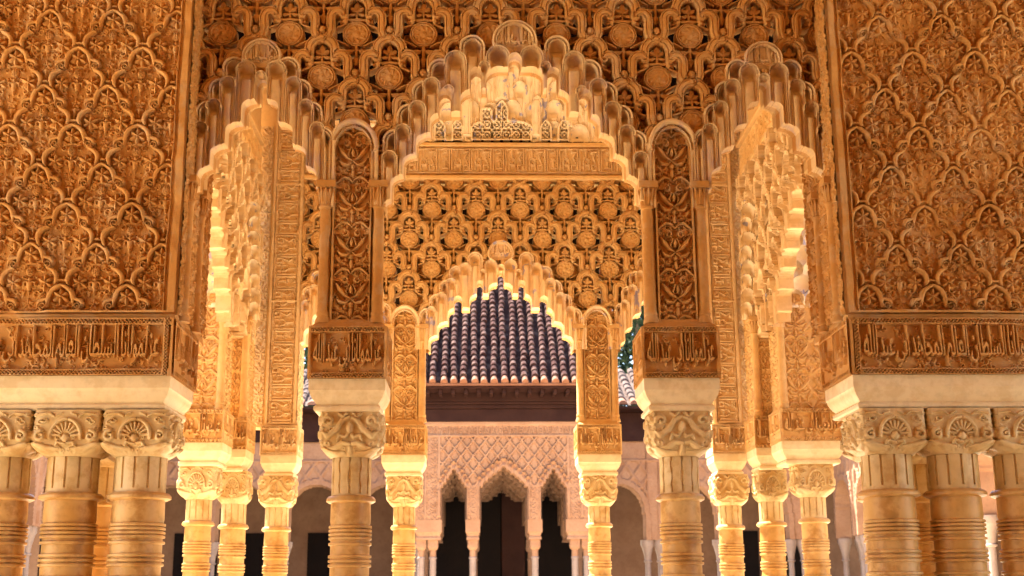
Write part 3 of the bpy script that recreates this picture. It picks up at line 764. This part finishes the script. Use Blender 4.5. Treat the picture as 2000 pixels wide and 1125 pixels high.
# ------------------------------------------------------------------ flanking masses of the gallery arch (nearest)
A0 = 5.85
def flank(side, xe, label, xs, colsx, rear):
    """side -1 left / +1 right; xe = inner edge"""
    t = thing('gallery_wall', label, 'wall', (xe+side*.6, A0+.3, 2.3))
    xo = xe+side*1.5; a, b = min(xe, xo), max(xe, xo); wd = b-a
    zt, zb = 5.0, 2.815
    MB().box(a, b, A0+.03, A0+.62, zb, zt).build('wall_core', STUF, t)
    m = .035
    tx = (0.10 if side < 0 else .04)
    def fp(u, v):
        h = T_FRONT.at(u/1.104+tx, v/1.104+.052)*1.1
        e = xe-a; du = np.abs(u-e)
        h = np.where(du < .055, .021-.006*(np.abs(du-.042) < .008), h)
        h = np.where(v < .012, .021, h)
        return h, np.ones_like(u, bool)
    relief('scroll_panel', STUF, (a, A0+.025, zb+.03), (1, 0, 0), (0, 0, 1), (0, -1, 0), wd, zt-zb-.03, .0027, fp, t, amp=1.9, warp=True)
    # jamb return with carved strips and colonnettes
    N = (-side, 0, 0)
    def fj(u, v): return T_VINE.at(u*1.6, v*1.2)*.8, np.ones_like(u, bool)
    U = (0, 1, 0) if side < 0 else (0, -1, 0)
    relief('jamb_strip', STUF, (xe-side*.004, A0+.03 if side < 0 else A0+.62, zb+.03), U, (0, 0, 1), N, .59, 4.95-zb-.03, .005, fj, t)
    for yy, rr in ((A0+.12, .028), (A0+.37, .028)): colonnette(xe-side*.006, yy, zb+.012, 3.545, rr, t)
    # long inscription, its side return, the marble cornice
    xb = xe-side*(.0)
    a2, b2 = min(xb, xo), max(xb, xo)
    blk = MB().box(a2+.003, b2-.003, A0+.012, A0+.50, 2.552, 2.821).build('inscription_band', STUF, t)
    def fl(u, v):
        uu = T_LONG.w-(wd-u-.03)*.93 if side < 0 else (u-.03)*.93
        h = T_LONG.at(uu, v*T_LONG.h/.269)
        e = np.abs(u-(xb-a2)); h = np.where(e < .012, .013, h)
        h = np.where((e > .018) & (e < .036), .006+lattice(u, v, .016, .008), h); h = np.where((e >= .036) & (e < .044), .013, h)
        return h, np.ones_like(u, bool)
    relief('inscription', STUF, (a2, A0+.010, 2.552), (1, 0, 0), (0, 0, 1), (0, -1, 0), wd, .269, .0028, fl, blk, amp=1.7, warp=True)
    f2 = lambda u, v: (T_BLK.at(u*.76, v*T_BLK.h/.269), np.ones_like(u, bool))
    relief('inscription', STUF, (xb+side*.010 if False else xb-side*-.010, A0 if side < 0 else A0+.50, 2.552), U, (0, 0, 1), N, .50, .269, .0032, f2, blk, amp=1.5)
    MB().rings((a2, b2, A0, A0+.50), [(-.024, 2.851), (-.006, 2.846), (.002, 2.838), (-.002, 2.8215), (-.004, 2.81)]).build('string_course', STUF, t)
    cornice((a2, b2, A0, A0+.50), 2.552, t, 1.02)
    return t
flank(-1, -1.594, 'left wall of the near arch covered in scrolled leaf relief over a long inscription', None, None, None)
flank(1, 1.556, 'right wall of the near arch covered in scrolled leaf relief over a long inscription', None, None, None)
CG = 'clustered columns under the near walls'
for k, (x, y, lb) in enumerate([
    (-1.748, A0+.165, 'stout front column of the left near cluster, closest to the opening, shell capital'),
    (-2.06, A0+.165, 'stout column second from the opening in the left near cluster, chipped below its ring'),
    (-2.376, A0+.165, 'stout column cut by the left edge of the photo'),
    (-1.82, A0+.36, 'column right behind the innermost column of the left near cluster'),
    (-2.06, A0+.63, 'column standing in the gap behind the two front columns at left'),
    (1.742, A0+.165, 'stout front column of the right near cluster, closest to the opening, shell capital'),
    (2.055, A0+.165, 'stout column second from the opening in the right near cluster'),
    (2.372, A0+.165, 'stout column cut by the right edge of the photo'),
    (1.80, A0+.42, 'column right behind the innermost column of the right near cluster'),
    (2.055, A0+.63, 'column standing in the gap behind the two front columns at right')]):
    back = y > A0+.3
    column(lb, x, y, 2.397, 2.188, 2.008, .1575, .116 if not back else .104, 1, CG)

# ------------------------------------------------------------------ side walls and corner clusters of the pavilion
def corner(side, label):
    t = thing('pavilion_arcade', label, 'wall', (side*1.8, 8.8, 2.4))
    X = side*1.87; N = (-side, 0, 0); ya, yb = 6.4, 9.42
    aS = dict(cx=7.75, lun=(4.34, .11),
        hoods=[(.18, 4.24, .06), (.32, 4.14, .06), (.44, 4.03, .06), (.55, 3.92, .06), (.65, 3.80, .06), (.74, 3.68, .055)],
        inner=[(.075, 4.2, .06), (.26, 4.1, .05), (.38, 3.98, .05), (.5, 3.86, .045), (.6, 3.74, .045)],
        open=[(0, .1, 4.08, .05), (0, .22, 3.98, .05), (0, .34, 3.88, .05), (0, .46, 3.78, .05), (0, .56, 3.68, .05), (0, .65, 3.56, .05), (0, .69, 3.4, .03)])
    a2 = dict(aS); 
    if side < 0: u0, U = (ya, (0, 1, 0))
    else: u0, U = (-yb, (0, -1, 0)); aS = dict(aS, cx=-aS['cx'])
    fn, own = screen_fn(u0, 3.36, [aS], [((-side)*8.68, 3.8, .1)], (0, 3.9))
    def clip(u, v):
        H, s = fn(u, v); Z = v+3.36; Y = np.abs(u+u0)
        return H*1.5, s & ~((Z < 3.42) & (Y < 8.45))
    relief('side', STUC, (X, ya if side < 0 else yb, 3.36), U, (0, 0, 1), N, yb-ya, 4.69-3.36, .0065, clip, t, back=-.07,
           masks=[('pierced_lattice', SIDE, lambda a, b: ~own(a, b)), ('stalactite_arch', SIDE, own)])
    MB().box(min(X, X+side*.2), max(X, X+side*.2), ya, yb, 4.69, 5.9).build('upper_wall', LITE, t)
    relief('kufic_frieze', LITE, (X-side*.006, ya if side < 0 else yb, 4.735), U, (0, 0, 1), N, yb-ya, .22, .007, lambda u, v: (T_KUF.at(u, v), np.ones_like(u, bool)), t)
    for zz in (4.705, 4.972): MB().box(min(X-side*.04, X-side*.005), max(X-side*.04, X-side*.005), ya, yb, zz-.016, zz+.016).build('frieze_moulding', LITE, t, bevel=.004)
    # corner pilaster with tall vertical inscription, reaching the frieze
    xa, xc = (-1.775, -1.50) if side < 0 else (1.545, 1.80)
    y = B+.0
    blk = block(xa, xc, y-.0, y+.3, 2.569, 2.787, t, SIDE, step=.0042)
    cornice((xa, xc, y, y+.3), 2.569, t)
    MB().box(xa+.02, xc-.02, y+.03, y+.28, 2.79, 5.9).build('pilaster_core', SIDE, t)
    MB().box(min(side*1.70, side*2.0), max(side*1.70, side*2.0), y+.10, y+.27, 2.788, 5.9).build('wall_return', LITE, t)
    rr0 = -2.0 if side < 0 else 1.80
    relief('edge_strip', SIDE, (rr0, y+.097, 2.80), (1, 0, 0), (0, 0, 1), (0, -1, 0), .22, 2.35, .007, lambda u, v: (T_VINE.at(u*1.5, v*1.5)*.9, np.ones_like(u, bool)), t)
    wv = xc-xa-.05
    def fv(u, v):
        h = T_KUF.at(v, np.clip((u-.02)/(wv-.04), 0, 1)*T_KUF.h)
        h = np.where((u < .02) | (u > wv-.02), .014, h); h = np.where((v % .92) < .012, .014, h)
        return h, np.ones_like(u, bool)
    relief('vertical_inscription', SIDE, (xa+.025, y+.027, 2.80), (1, 0, 0), (0, 0, 1), (0, -1, 0), wv, 2.35, .0042, fv, t, amp=1.6)
    ss = [(xa+.018, (0, -1, 0), (-1, 0, 0), y+.28), (xc-.018, (0, 1, 0), (1, 0, 0), y+.03)]
    Xs, Us, Ns, Os = ss[1] if side < 0 else ss[0]
    relief('edge_strip', SIDE, (Xs, Os, 2.80), Us, (0, 0, 1), Ns, .25, 2.35, .007, lambda u, v: (T_VINE.at(u*1.5, v*1.5)*.7, np.ones_like(u, bool)), t)
    # the two piers standing in front of the corner towards us
    specs = [(-2.215, -1.885, 8.6), (-2.02, -1.80, 9.0)] if side < 0 else [(1.865, 2.30, 8.6), (1.775, 2.0, 9.0)]
    for (p, q, yy) in specs:
        block(p, q, yy, yy+.34, 2.57, 2.79, t, STUC, step=.0055)
        cornice((p, q, yy, yy+.34), 2.57, t)
        m = (p+q)/2; hw = (q-p)/2
        MB().box(p+.03, q-.03, yy+.05, yy+.30, 2.79, 3.62).build('pier_core', STUC, t)
        W = q-p-.11
        relief('vine_panel', STUC, (p+.055, yy+.046, 2.80), (1, 0, 0), (0, 0, 1), (0, -1, 0), W, .80, .0055, lambda u, v: (T_VINE2.at(u*T_VINE2.w/W if W < .25 else u, v), np.ones_like(u, bool)), t)
        Xs = q-.028 if side < 0 else p+.028
        relief('edge_strip', STUC, (Xs, yy+.05 if side < 0 else yy+.30, 2.80), (0, 1, 0) if side < 0 else (0, -1, 0), (0, 0, 1), (-side, 0, 0), .25, .80, .007, lambda u, v: (T_VINE.at(u*1.5, v*1.5)*.8, np.ones_like(u, bool)), t)
        for xx in (p+.045, q-.045): colonnette(xx, yy+.045, 2.795, 3.52, .028, t, STUC)
        # stacked stalactite cells over the pier
        def fc(u, v, W2=q-p+.10):
            H = np.zeros_like(u); own = np.zeros_like(u, bool); k = 0
            for row in range(8, -1, -1):
                zt = .13+row*.10
                n = 3 if row % 2 else 4
                for i in range(n):
                    hood(H, own, u, v, W2*(i+.5)/n, zt, W2/n*.52, .012, .03+.0*row, .03)
            lean = (v/.95)**1.3
            return H+lean*.22, v < 1e9
        def fcs(u, v): return fc(u, v, .44)
        relief('stalactite_cells', CREM, (p-.05, yy+.05, 3.50), (1, 0, 0), (0, 0, 1), (0, -1, 0), q-p+.10, .85, .0058, fc, t)
    return t
corner(-1, 'left side of the pavilion seen at a glancing angle, stalactite curtain beside tall pilaster')
corner(1, 'right side of the pavilion seen at a glancing angle, stalactite curtain beside tall pilaster')
CC = 'columns of the pavilion corners'
for (x, y, lb) in ((-1.655, 9.55, 'left pavilion corner column nearest the centre, below the tall inscription'),
                   (-1.90, 9.17, 'left pavilion corner column in the middle of its three'),
                   (-2.06, 8.77, 'left pavilion corner column farthest from the centre'),
                   (1.68, 9.55, 'right pavilion corner column nearest the centre, below the tall inscription'),
                   (1.90, 9.17, 'right pavilion corner column in the middle of its three'),
                   (2.10, 8.77, 'right pavilion corner column farthest from the centre')):
    column(lb, x, y, 2.424, 2.2, 2.04, .13 if y > 9.3 or y < 9 else .11, .086, 0 if y > 9.3 else 1, CC)

# ------------------------------------------------------------------ roofs over pavilion and gallery
rf = thing('timber_canopy', 'timber canopy closing the pavilion, with pale bounce faces and added dark boards behind the screens', 'canopy', (0, 8, 6))
MB().box(-2.3, 2.3, A1+.3, B+.5, 6.3, 6.4).build('ceiling', LITE, rf)  # ceiling and upper boards kept pale to bounce light back down
MB().box(-2.2, 2.2, B+.25, B+.35, 5.92, 6.3).build('back_boards', LITE, rf)
for s in (-1, 1): MB().box(min(s*2.1, s*2.2), max(s*2.1, s*2.2), A1+.4, B+.25, 5.91, 6.3).build('side_boards', LITE, rf)
MB().box(-1.86, 1.86, A1+.42, A1+.45, 4.42, 6.28).build('inner_darkening_boards', VOID, rf)  # added behind the near lattice so its holes look dark
for s_ in (-1, 1):
    for (p, q, za, zb_) in ((.64, 1.10, 4.20, 4.415), (.72, 1.00, 4.02, 4.197), (.80, .92, 3.90, 4.017)):
        MB().box(min(s_*p, s_*q), max(s_*p, s_*q), A1+.40, A1+.42, za, zb_).build('spandrel_darkening_board', VOID, rf)  # added dark pieces hiding the bright interior behind the spandrel holes
MB().box(-1.86, 1.86, A1+.455, A1+.48, 4.41, 6.28).build('bounce_lining', CREM, rf)  # unseen pale sheet added to bounce light into the pavilion
MB().box(-2.2, 2.2, B+.40, B+.44, 4.16, 5.9).build('outer_darkening_boards', VOID, rf)  # added behind the far lattice to keep sky out of its holes
for s in (-1, 1): MB().box(min(s*.60, s*.88)-.01, max(s*.60, s*.88)-.01, B+.41, B+.45, 3.72, 4.157).build('outer_darkening_boards', VOID, rf)
MB().box(-5.2, 5.2, -4.2, A1+.3, 5.0, 5.1).build('gallery_ceiling', SHAF, kind='structure')
MB().box(-5.2, 5.2, -4.2, -4.0, .001, 4.999).build('gallery_rear_wall', STUF, kind='structure')
for s in (-1, 1):
    MB().box(min(s*5.2, s*5.3), max(s*5.2, s*5.3), -4.2, 3.0, .001, 4.999).build('gallery_end_wall', STUF, kind='structure')
    MB().box(min(s*3.1, s*5.2), max(s*3.1, s*5.2), A0, A0+.6, 2.31, 4.999).build('gallery_arcade_wall', STUF, kind='structure')

# ------------------------------------------------------------------ ground
MB().box(-400, 400, -100, 900, -.5, -.02).build('ground', FLOR, kind='structure')
MB().box(-2.9, 2.9, -8, 10.2, -.016, .0).build('marble_floor', FLOR, kind='structure')

# ------------------------------------------------------------------ portico across the court
F = 20.5
def far_tiles(name, parent, x0, x1, ye, ze, ang, L, mat, endmat, pitch=.158, dirx=0., rnd=1, clip=None):
    """barrel tile roof rising away from the eave (ye,ze); each course slightly lapped"""
    rg = random.Random(rnd); n = int((x1-x0)/pitch); m = MB(); e = MB(); ca, sa = math.cos(ang), math.sin(ang)
    m.add([(x0, ye, ze), (x1, ye, ze), (x1, ye+L*ca, ze+L*sa), (x0, ye+L*ca, ze+L*sa)], [(0, 1, 2, 3)])
    m.v[-4:] = [(a, b+.03, c-.04) for a, b, c in m.v[-4:]]
    for i in range(n):
        cx = x0+(i+.5)*pitch; k = 0; s = 0.
        while s < L:
            ln = .15; r0, r1 = .056+rg.uniform(-.004, .005), .046
            jx = rg.uniform(-.007, .007)+.010*math.sin(i*2.3+s*1.7); jz = rg.uniform(-.004, .006)
            if clip is None or clip(cx, s):
                vs = []
                for (ss, r, lift) in ((s-.03, r0, .028), (s+ln, r1, .004)):
                    for q in range(7):
                        a = math.pi*q/6; xx = cx+jx+r*math.cos(a); hh = r*1.35*math.sin(a)+lift+jz
                        vs.append((xx, ye+ss*ca-hh*sa, ze+ss*sa+hh*ca))
                fs = [(q, q+1, q+8, q+7) for q in range(6)]+[tuple(range(6, -1, -1))]
                (m if k else e).add(vs, fs)
            s += ln; k += 1
    m.build('tile_slope', mat, parent); e.build('eave_tiles', endmat, parent)
fp = thing('palace_portico', 'rose plaster portico across the court with three stepped arches under a purple tiled roof', 'building', (.35, F, 0))
cxF = .235
aF = [dict(cx=cxF, open=[(0, .035, 3.58, .04), (0, .10, 3.53, .04), (0, .18, 3.475, .04), (0, .25, 3.415, .04), (0, .32, 3.35, .04), (0, .385, 3.27, .04)], lun=(3.72, .065),
          hoods=[(.10, 3.68, .052), (.175, 3.625, .052), (.25, 3.565, .052), (.32, 3.50, .052), (.385, 3.43, .05)], inner=[])]
for s in (-1, 1):
    aF.append(dict(cx=cxF+s*.793, open=[(0, .025, 3.54, .03), (0, .07, 3.475, .04), (0, .12, 3.40, .04), (0, .165, 3.33, .04), (0, .20, 3.25, .04)], lun=(3.67, .055),
          hoods=[(.075, 3.61, .045), (.125, 3.54, .045), (.17, 3.47, .045), (.215, 3.39, .042)], inner=[]))
xf0, xf1 = cxF-1.42, cxF+1.42
def far_fn(u, v):
    X, Z = u+xf0, v+2.75
    p = .195; q = .25
    a = np.abs((((X-cxF)/p+Z/q) % 1)-.5); b = np.abs((((X-cxF)/p-Z/q) % 1)-.5)
    H = np.where((a < .10) | (b < .10), .03, .0)+.012*(np.abs(((X-cxF)/p*2) % 1-.5) < .18)*((a > .18) & (b > .18))
    dia = (np.abs(X-cxF) < 1.01) & (Z > 3.1) & (Z < 4.06)
    T = T_VINE.at(X, Z)*1.2
    H = np.where(dia, H, .012+T)
    fr = (np.abs(np.abs(X-cxF)-1.03) < .02) | ((Z > 4.06) & (Z < 4.09)) | (Z > 4.25) | (np.abs(np.abs(X-cxF)-1.24) < .015) | (np.abs(np.abs(X-cxF)-1.40) < .02)
    H = np.where(fr & (Z > 2.8), .035, H)
    fz = (Z > 4.09) & (Z < 4.25) & (np.abs(X-cxF) < 1.24); H = np.where(fz, .01+T_KUF.at(X*1.3, (Z-4.09)*1.37)*1.5, H)
    own = np.zeros_like(X, bool); Hh = H.copy()
    for ar in aF:
        for (dx, top, r) in ar['hoods']:
            for s in (1, -1): hood(Hh, own, X, Z, ar['cx']+s*dx, top, r, .02, .06, .03, zmin=3.22)
        hood(Hh, own, X, Z, ar['cx'], ar['lun'][0], ar['lun'][1], .02, .06, .03)
    for px in (cxF-.491, cxF+.491):
        ins = (np.abs(X-px) < .10) & (Z < 3.30); Hh = np.where(ins, .02+T*.8, Hh)
        Hh = np.where(ins & (np.abs(np.abs(X-px)-.09) < .015), .04, Hh)
    op = open_mask(X, Z, aF)
    for ar in aF:
        hw = max(o[1] for o in ar['open']); op |= (np.abs(X-ar['cx']) < hw) & (Z < 3.26)
    return Hh, ~op
relief('portico_front', PINK, (xf0, F, 2.75), (1, 0, 0), (0, 0, 1), (0, -1, 0), xf1-xf0, 4.295-2.75, .011, far_fn, fp, back=-.16)
BDZ = [-.06]
def back_fn(u, v):
    X, Z = u+xf0, v+2.75
    op = open_mask(X, Z, aF, BDZ[0], .02)
    for ar in aF: op |= (np.abs(X-ar['cx']) < max(o[1] for o in ar['open'])-.02) & (Z < 3.18)
    return .01*np.sin(X*60)*np.sin(Z*60), ~op
for k, dy in enumerate((.35, 1.1, 1.9)):
    BDZ[0] = (-.05, -.13, -.20)[k]
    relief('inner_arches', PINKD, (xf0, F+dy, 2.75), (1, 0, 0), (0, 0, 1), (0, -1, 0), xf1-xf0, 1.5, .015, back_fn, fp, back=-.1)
fpx = [(-1.30, .12), (-.485, .155), (.485, .155), (1.30, .12)]
for dx, hw in ((-1.19, .21), (-.491, .115), (.491, .115), (1.19, .21)):
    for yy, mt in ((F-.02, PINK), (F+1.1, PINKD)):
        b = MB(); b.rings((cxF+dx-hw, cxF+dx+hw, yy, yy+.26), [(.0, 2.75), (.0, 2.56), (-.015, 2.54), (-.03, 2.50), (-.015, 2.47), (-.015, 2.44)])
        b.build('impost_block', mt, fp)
# back wall in near-black, the room's shade put into its colour; doors
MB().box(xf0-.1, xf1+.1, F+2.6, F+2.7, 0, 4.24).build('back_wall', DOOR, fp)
MB().box(cxF-.42, cxF-.01, F+2.5, F+2.56, 0, 3.4).build('door_leaf', DOOR, fp, bevel=.01)
MB().box(cxF+.01, cxF+.42, F+2.5, F+2.56, 0, 3.4).build('door_leaf', WOOD, fp, bevel=.01)
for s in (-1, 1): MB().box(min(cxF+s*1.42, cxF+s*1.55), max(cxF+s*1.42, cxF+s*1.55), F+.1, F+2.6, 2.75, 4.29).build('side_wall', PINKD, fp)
MB().box(xf0-.1, xf1+.1, F+.05, F+2.7, 4.25, 4.29).build('ceiling', WOOD, fp)
# timber frieze and eave
ev = MB(); ev.box(xf0-.03, xf1+.03, F-.06, F+.2, 4.297, 4.50); ev.box(xf0-.05, xf1+.05, F-.12, F+.2, 4.503, 4.56); ev.box(xf0-.06, xf1+.06, F-.18, F+.2, 4.563, 4.60); ev.box(xf0-.06, xf1+.06, F-.20, F+.2, 4.603, 4.80)
ev.build('timber_frieze', WOOD, fp, bevel=.008)
cb = MB()
for i in range(15):
    x = xf0+.02+i*(2.8/14); cb.box(x-.03, x+.03, F-.62, F-.20, 4.66, 4.735)
cb.build('eave_brackets', WOOD, fp, bevel=.01)
MB().box(xf0-.1, xf1+.1, F-.72, F-.2, 4.738, 4.765).build('eave_boards', WOOD, fp)
MB().box(xf0-.1, xf1+.1, F-.78, F-.70, 4.768, 4.80).build('eave_edge', TERR, fp)
rw = 1.50
far_tiles('roof', fp, cxF-rw, cxF+rw, F-.76, 4.80, math.radians(43), 4.2, TILE, TERR, .158, rnd=3)
PCOL = 'white columns of the portico across the court'
pl = {-1.305: 'outermost left', -1.12: 'second from left', -.491: 'left of the middle doorway', .491: 'right of the middle doorway', 1.12: 'second from right', 1.305: 'outermost right'}
for dx, nm in pl.items():
    column('slim white column of the portico across the court, '+nm, cxF+dx, F+.11, 2.44, 2.28, 2.16, .085, .052, 1, PCOL, (PINK, FMAR), detail=False)
for dx, nm in ((-1.28, 'behind the outer left pair'), (-.47, 'behind the left doorway column'), (.47, 'behind the right doorway column'), (1.28, 'behind the outer right pair')):
    column('shade-toned inner column of the portico, '+nm, cxF+dx, F+1.23, 2.44, 2.28, 2.16, .085, .052, 1, 'inner columns of the portico', (PINKD, PINKD), detail=False)

# lower galleries left and right of the portico (face the camera) and along the court
def gallery(label, x0, x1, y, Nrm, U, pts, arch_hw=.46, wall=PINK, zt=4.19, seed=1, length=None, roofmat=TILP, eave=True):
    t = thing('court_gallery', label, 'building', (x0[0], x0[1], 0))
    L = length; n = max(1, int(round(L/1.24))); p = L/n
    def fn(u, v):
        Z = v+2.5; c = (u/p) % 1-.5; dx = np.abs(c*p)
        q = np.hypot(dx, np.maximum(Z-2.95, 0)*.92)
        op = (q < arch_hw) & (Z > 2.49)
        H = np.where((q < arch_hw+.10), .03, .0)+T_VINE.at(u, Z)*.9
        a = np.abs(((u/.26+Z/.36) % 1)-.5); b = np.abs(((u/.26-Z/.36) % 1)-.5)
        dia = (dx < p/2-.12) & (Z < zt-.35) & (Z > 3.0) & (q > arch_hw+.1)
        H = np.where(dia, np.where((a < .1) | (b < .1), .03, .0), H)
        H = np.where(np.abs(Z-(zt-.33)) < .015, .035, H); H = np.where(np.abs(dx-(p/2-.10)) < .012, .035, H)
        return H, ~op
    O = (x0[0], x0[1], 2.5)
    relief('arcade_wall', wall, O, U, (0, 0, 1), Nrm, L, zt-2.5, .02, fn, t, back=-.22)
    nv, uv = Vector(Nrm), Vector(U)
    o = Vector((x0[0], x0[1], 0))
    def slab(nm, mt, a, b, c, d, z0, z1, par=t):
        q = [o+uv*a+nv*c, o+uv*b+nv*c, o+uv*b+nv*d, o+uv*a+nv*d]
        m = MB(); m.add([(v.x, v.y, z) for z in (z0, z1) for v in q], [(0, 1, 2, 3), (7, 6, 5, 4), (0, 4, 5, 1), (1, 5, 6, 2), (2, 6, 7, 3), (3, 7, 4, 0)]); return m.build(nm, mt, par)
    slab('rear_wall', PINKD, 0, L, -2.3, -2.2, 0, zt-.02)
    slab('gallery_ceiling', WOOD, 0, L, -2.2, -.25, zt-.15, zt-.05)
    slab('timber_frieze', WOOD, 0, L, -.2, .06, zt+.003, zt+.50); slab('eave_boards', WOOD, 0, L, -.2, .5, zt+.51, zt+.55)
    for i in range(n+1):
        for off in (-.11, .11):
            uu = i*p+off
            if uu < 0 or uu > L: continue
            c = o+uv*uu-nv*.11
            m = MB(); m.lathe(c.x, c.y, [(.12, 2.5), (.12, 2.42), (.10, 2.38), (.065, 2.25), (.055, 2.16), (.07, 2.15), (.07, 2.13), (.05, 2.12), (.055, .2), (.08, .12), (.09, 0)], 14)
            m.build('slim_column', FMAR, t, smooth=True)
    # doorways as dark slabs, the shade inside them put into the colour
    rg = random.Random(seed)
    for i in range(n):
        if rg.random() < .8: slab('dark_doorway', DOOR, (i+.5)*p-.4, (i+.5)*p+.4, -2.2, -2.17, 0, 2.75)
    # tiles running down towards the court
    ang = math.radians(24); m = MB(); e = MB(); ca, sa = math.cos(ang), math.sin(ang); k = int(L/.2)
    base = o+nv*.52
    def pt(a, s, h): q = base+uv*a-nv*(s*ca+h*sa*-1*-1); return (q.x, q.y, zt+.56+s*sa+h*ca)
    m.add([pt(0, 0, 0), pt(L, 0, 0), pt(L, 2.2, 0), pt(0, 2.2, 0)], [(0, 1, 2, 3)])
    for i in range(k):
        a = (i+.5)*L/k; s = 0; j = 0
        while s < 2.15:
            vs = []
            jz = rg.uniform(-.004, .008)
            for ss, r, lf in ((s-.03, .078, .03), (s+.3, .06, .004)):
                for q in range(6): an = math.pi*q/5; vs.append(pt(a+r*math.cos(an), ss, r*math.sin(an)+lf+jz))
            (m if j else e).add(vs, [(q, q+1, q+7, q+6) for q in range(5)]+[tuple(range(5, -1, -1))]); s += .3; j += 1
    m.build('tile_slope', roofmat, t); e.build('eave_tiles', TERR, t)
    return t
gallery('rose arcade right of the far portico with round arch', (cxF+1.38, 22.3), None, 0, (0, -1, 0), (1, 0, 0), None, length=1.24*6, seed=2)
gallery('rose arcade left of the far portico with round arch', (cxF-1.33-1.24*7, 22.3), None, 0, (0, -1, 0), (1, 0, 0), None, length=1.24*7, seed=4)
gallery('long rose arcade down the left side of the court', (-6.0, 7.0), None, 0, (1, 0, 0), (0, 1, 0), None, length=15.3, seed=5)
gallery('long rose arcade down the right side of the court', (6.0, 22.3), None, 0, (-1, 0, 0), (0, -1, 0), None, length=15.3, seed=6)

# ------------------------------------------------------------------ trees behind the roofs
def cypress(x, y, h, r, label, seed):
    rg = np.random.default_rng(seed)
    t = thing('cypress_tree', label, 'tree', (x, y, 0), 'dark trees behind the court')
    MB().tube([(x, y, 0), (x+.1, y, h*.5), (x, y, h*.95)], [.22, .14, .03], 8).build('trunk', BARK, t, smooth=True)
    n = 9000
    zc = rg.random(90)*h*.85+h*.12; ac = rg.random(90)*6.283; rc = r*(1.05-(zc/h))**.7*(.45+.6*rg.random(90))
    cl = np.c_[x+rc*np.cos(ac), y+rc*np.sin(ac), zc]
    k = rg.integers(0, 90, n); p = cl[k]+rg.normal(0, 1, (n, 3))*np.array([.30, .30, .42])*r*.55
    d1 = rg.normal(0, 1, (n, 3)); d1 /= np.linalg.norm(d1, axis=1)[:, None]; d2 = np.cross(d1, rg.normal(0, 1, (n, 3))); d2 /= np.linalg.norm(d2, axis=1)[:, None]
    s = .07+.07*rg.random((n, 1))
    V = np.stack([p-d1*s, p+d2*s*.5, p+d1*s, p-d2*s*.5], 1)
    F = np.arange(n*4).reshape(-1, 4)
    me = bpy.data.meshes.new('crown'); me.from_pydata(V.reshape(-1, 3).tolist(), [], F.tolist()); me.update()
    link('crown', me, LEAF, t)
cypress(4.1, 34, 12.5, 1.5, 'dark cypress seen through the slit right of the golden screen', 1)
cypress(5.6, 37, 12.0, 1.6, 'dark cypress further right behind the court roof', 2)
cypress(2.4, 39, 11.5, 1.4, 'dark cypress behind the ridge of the purple tiled roof', 3)
cypress(-4.6, 35, 11, 1.5, 'dark cypress behind the left end of the court', 4)
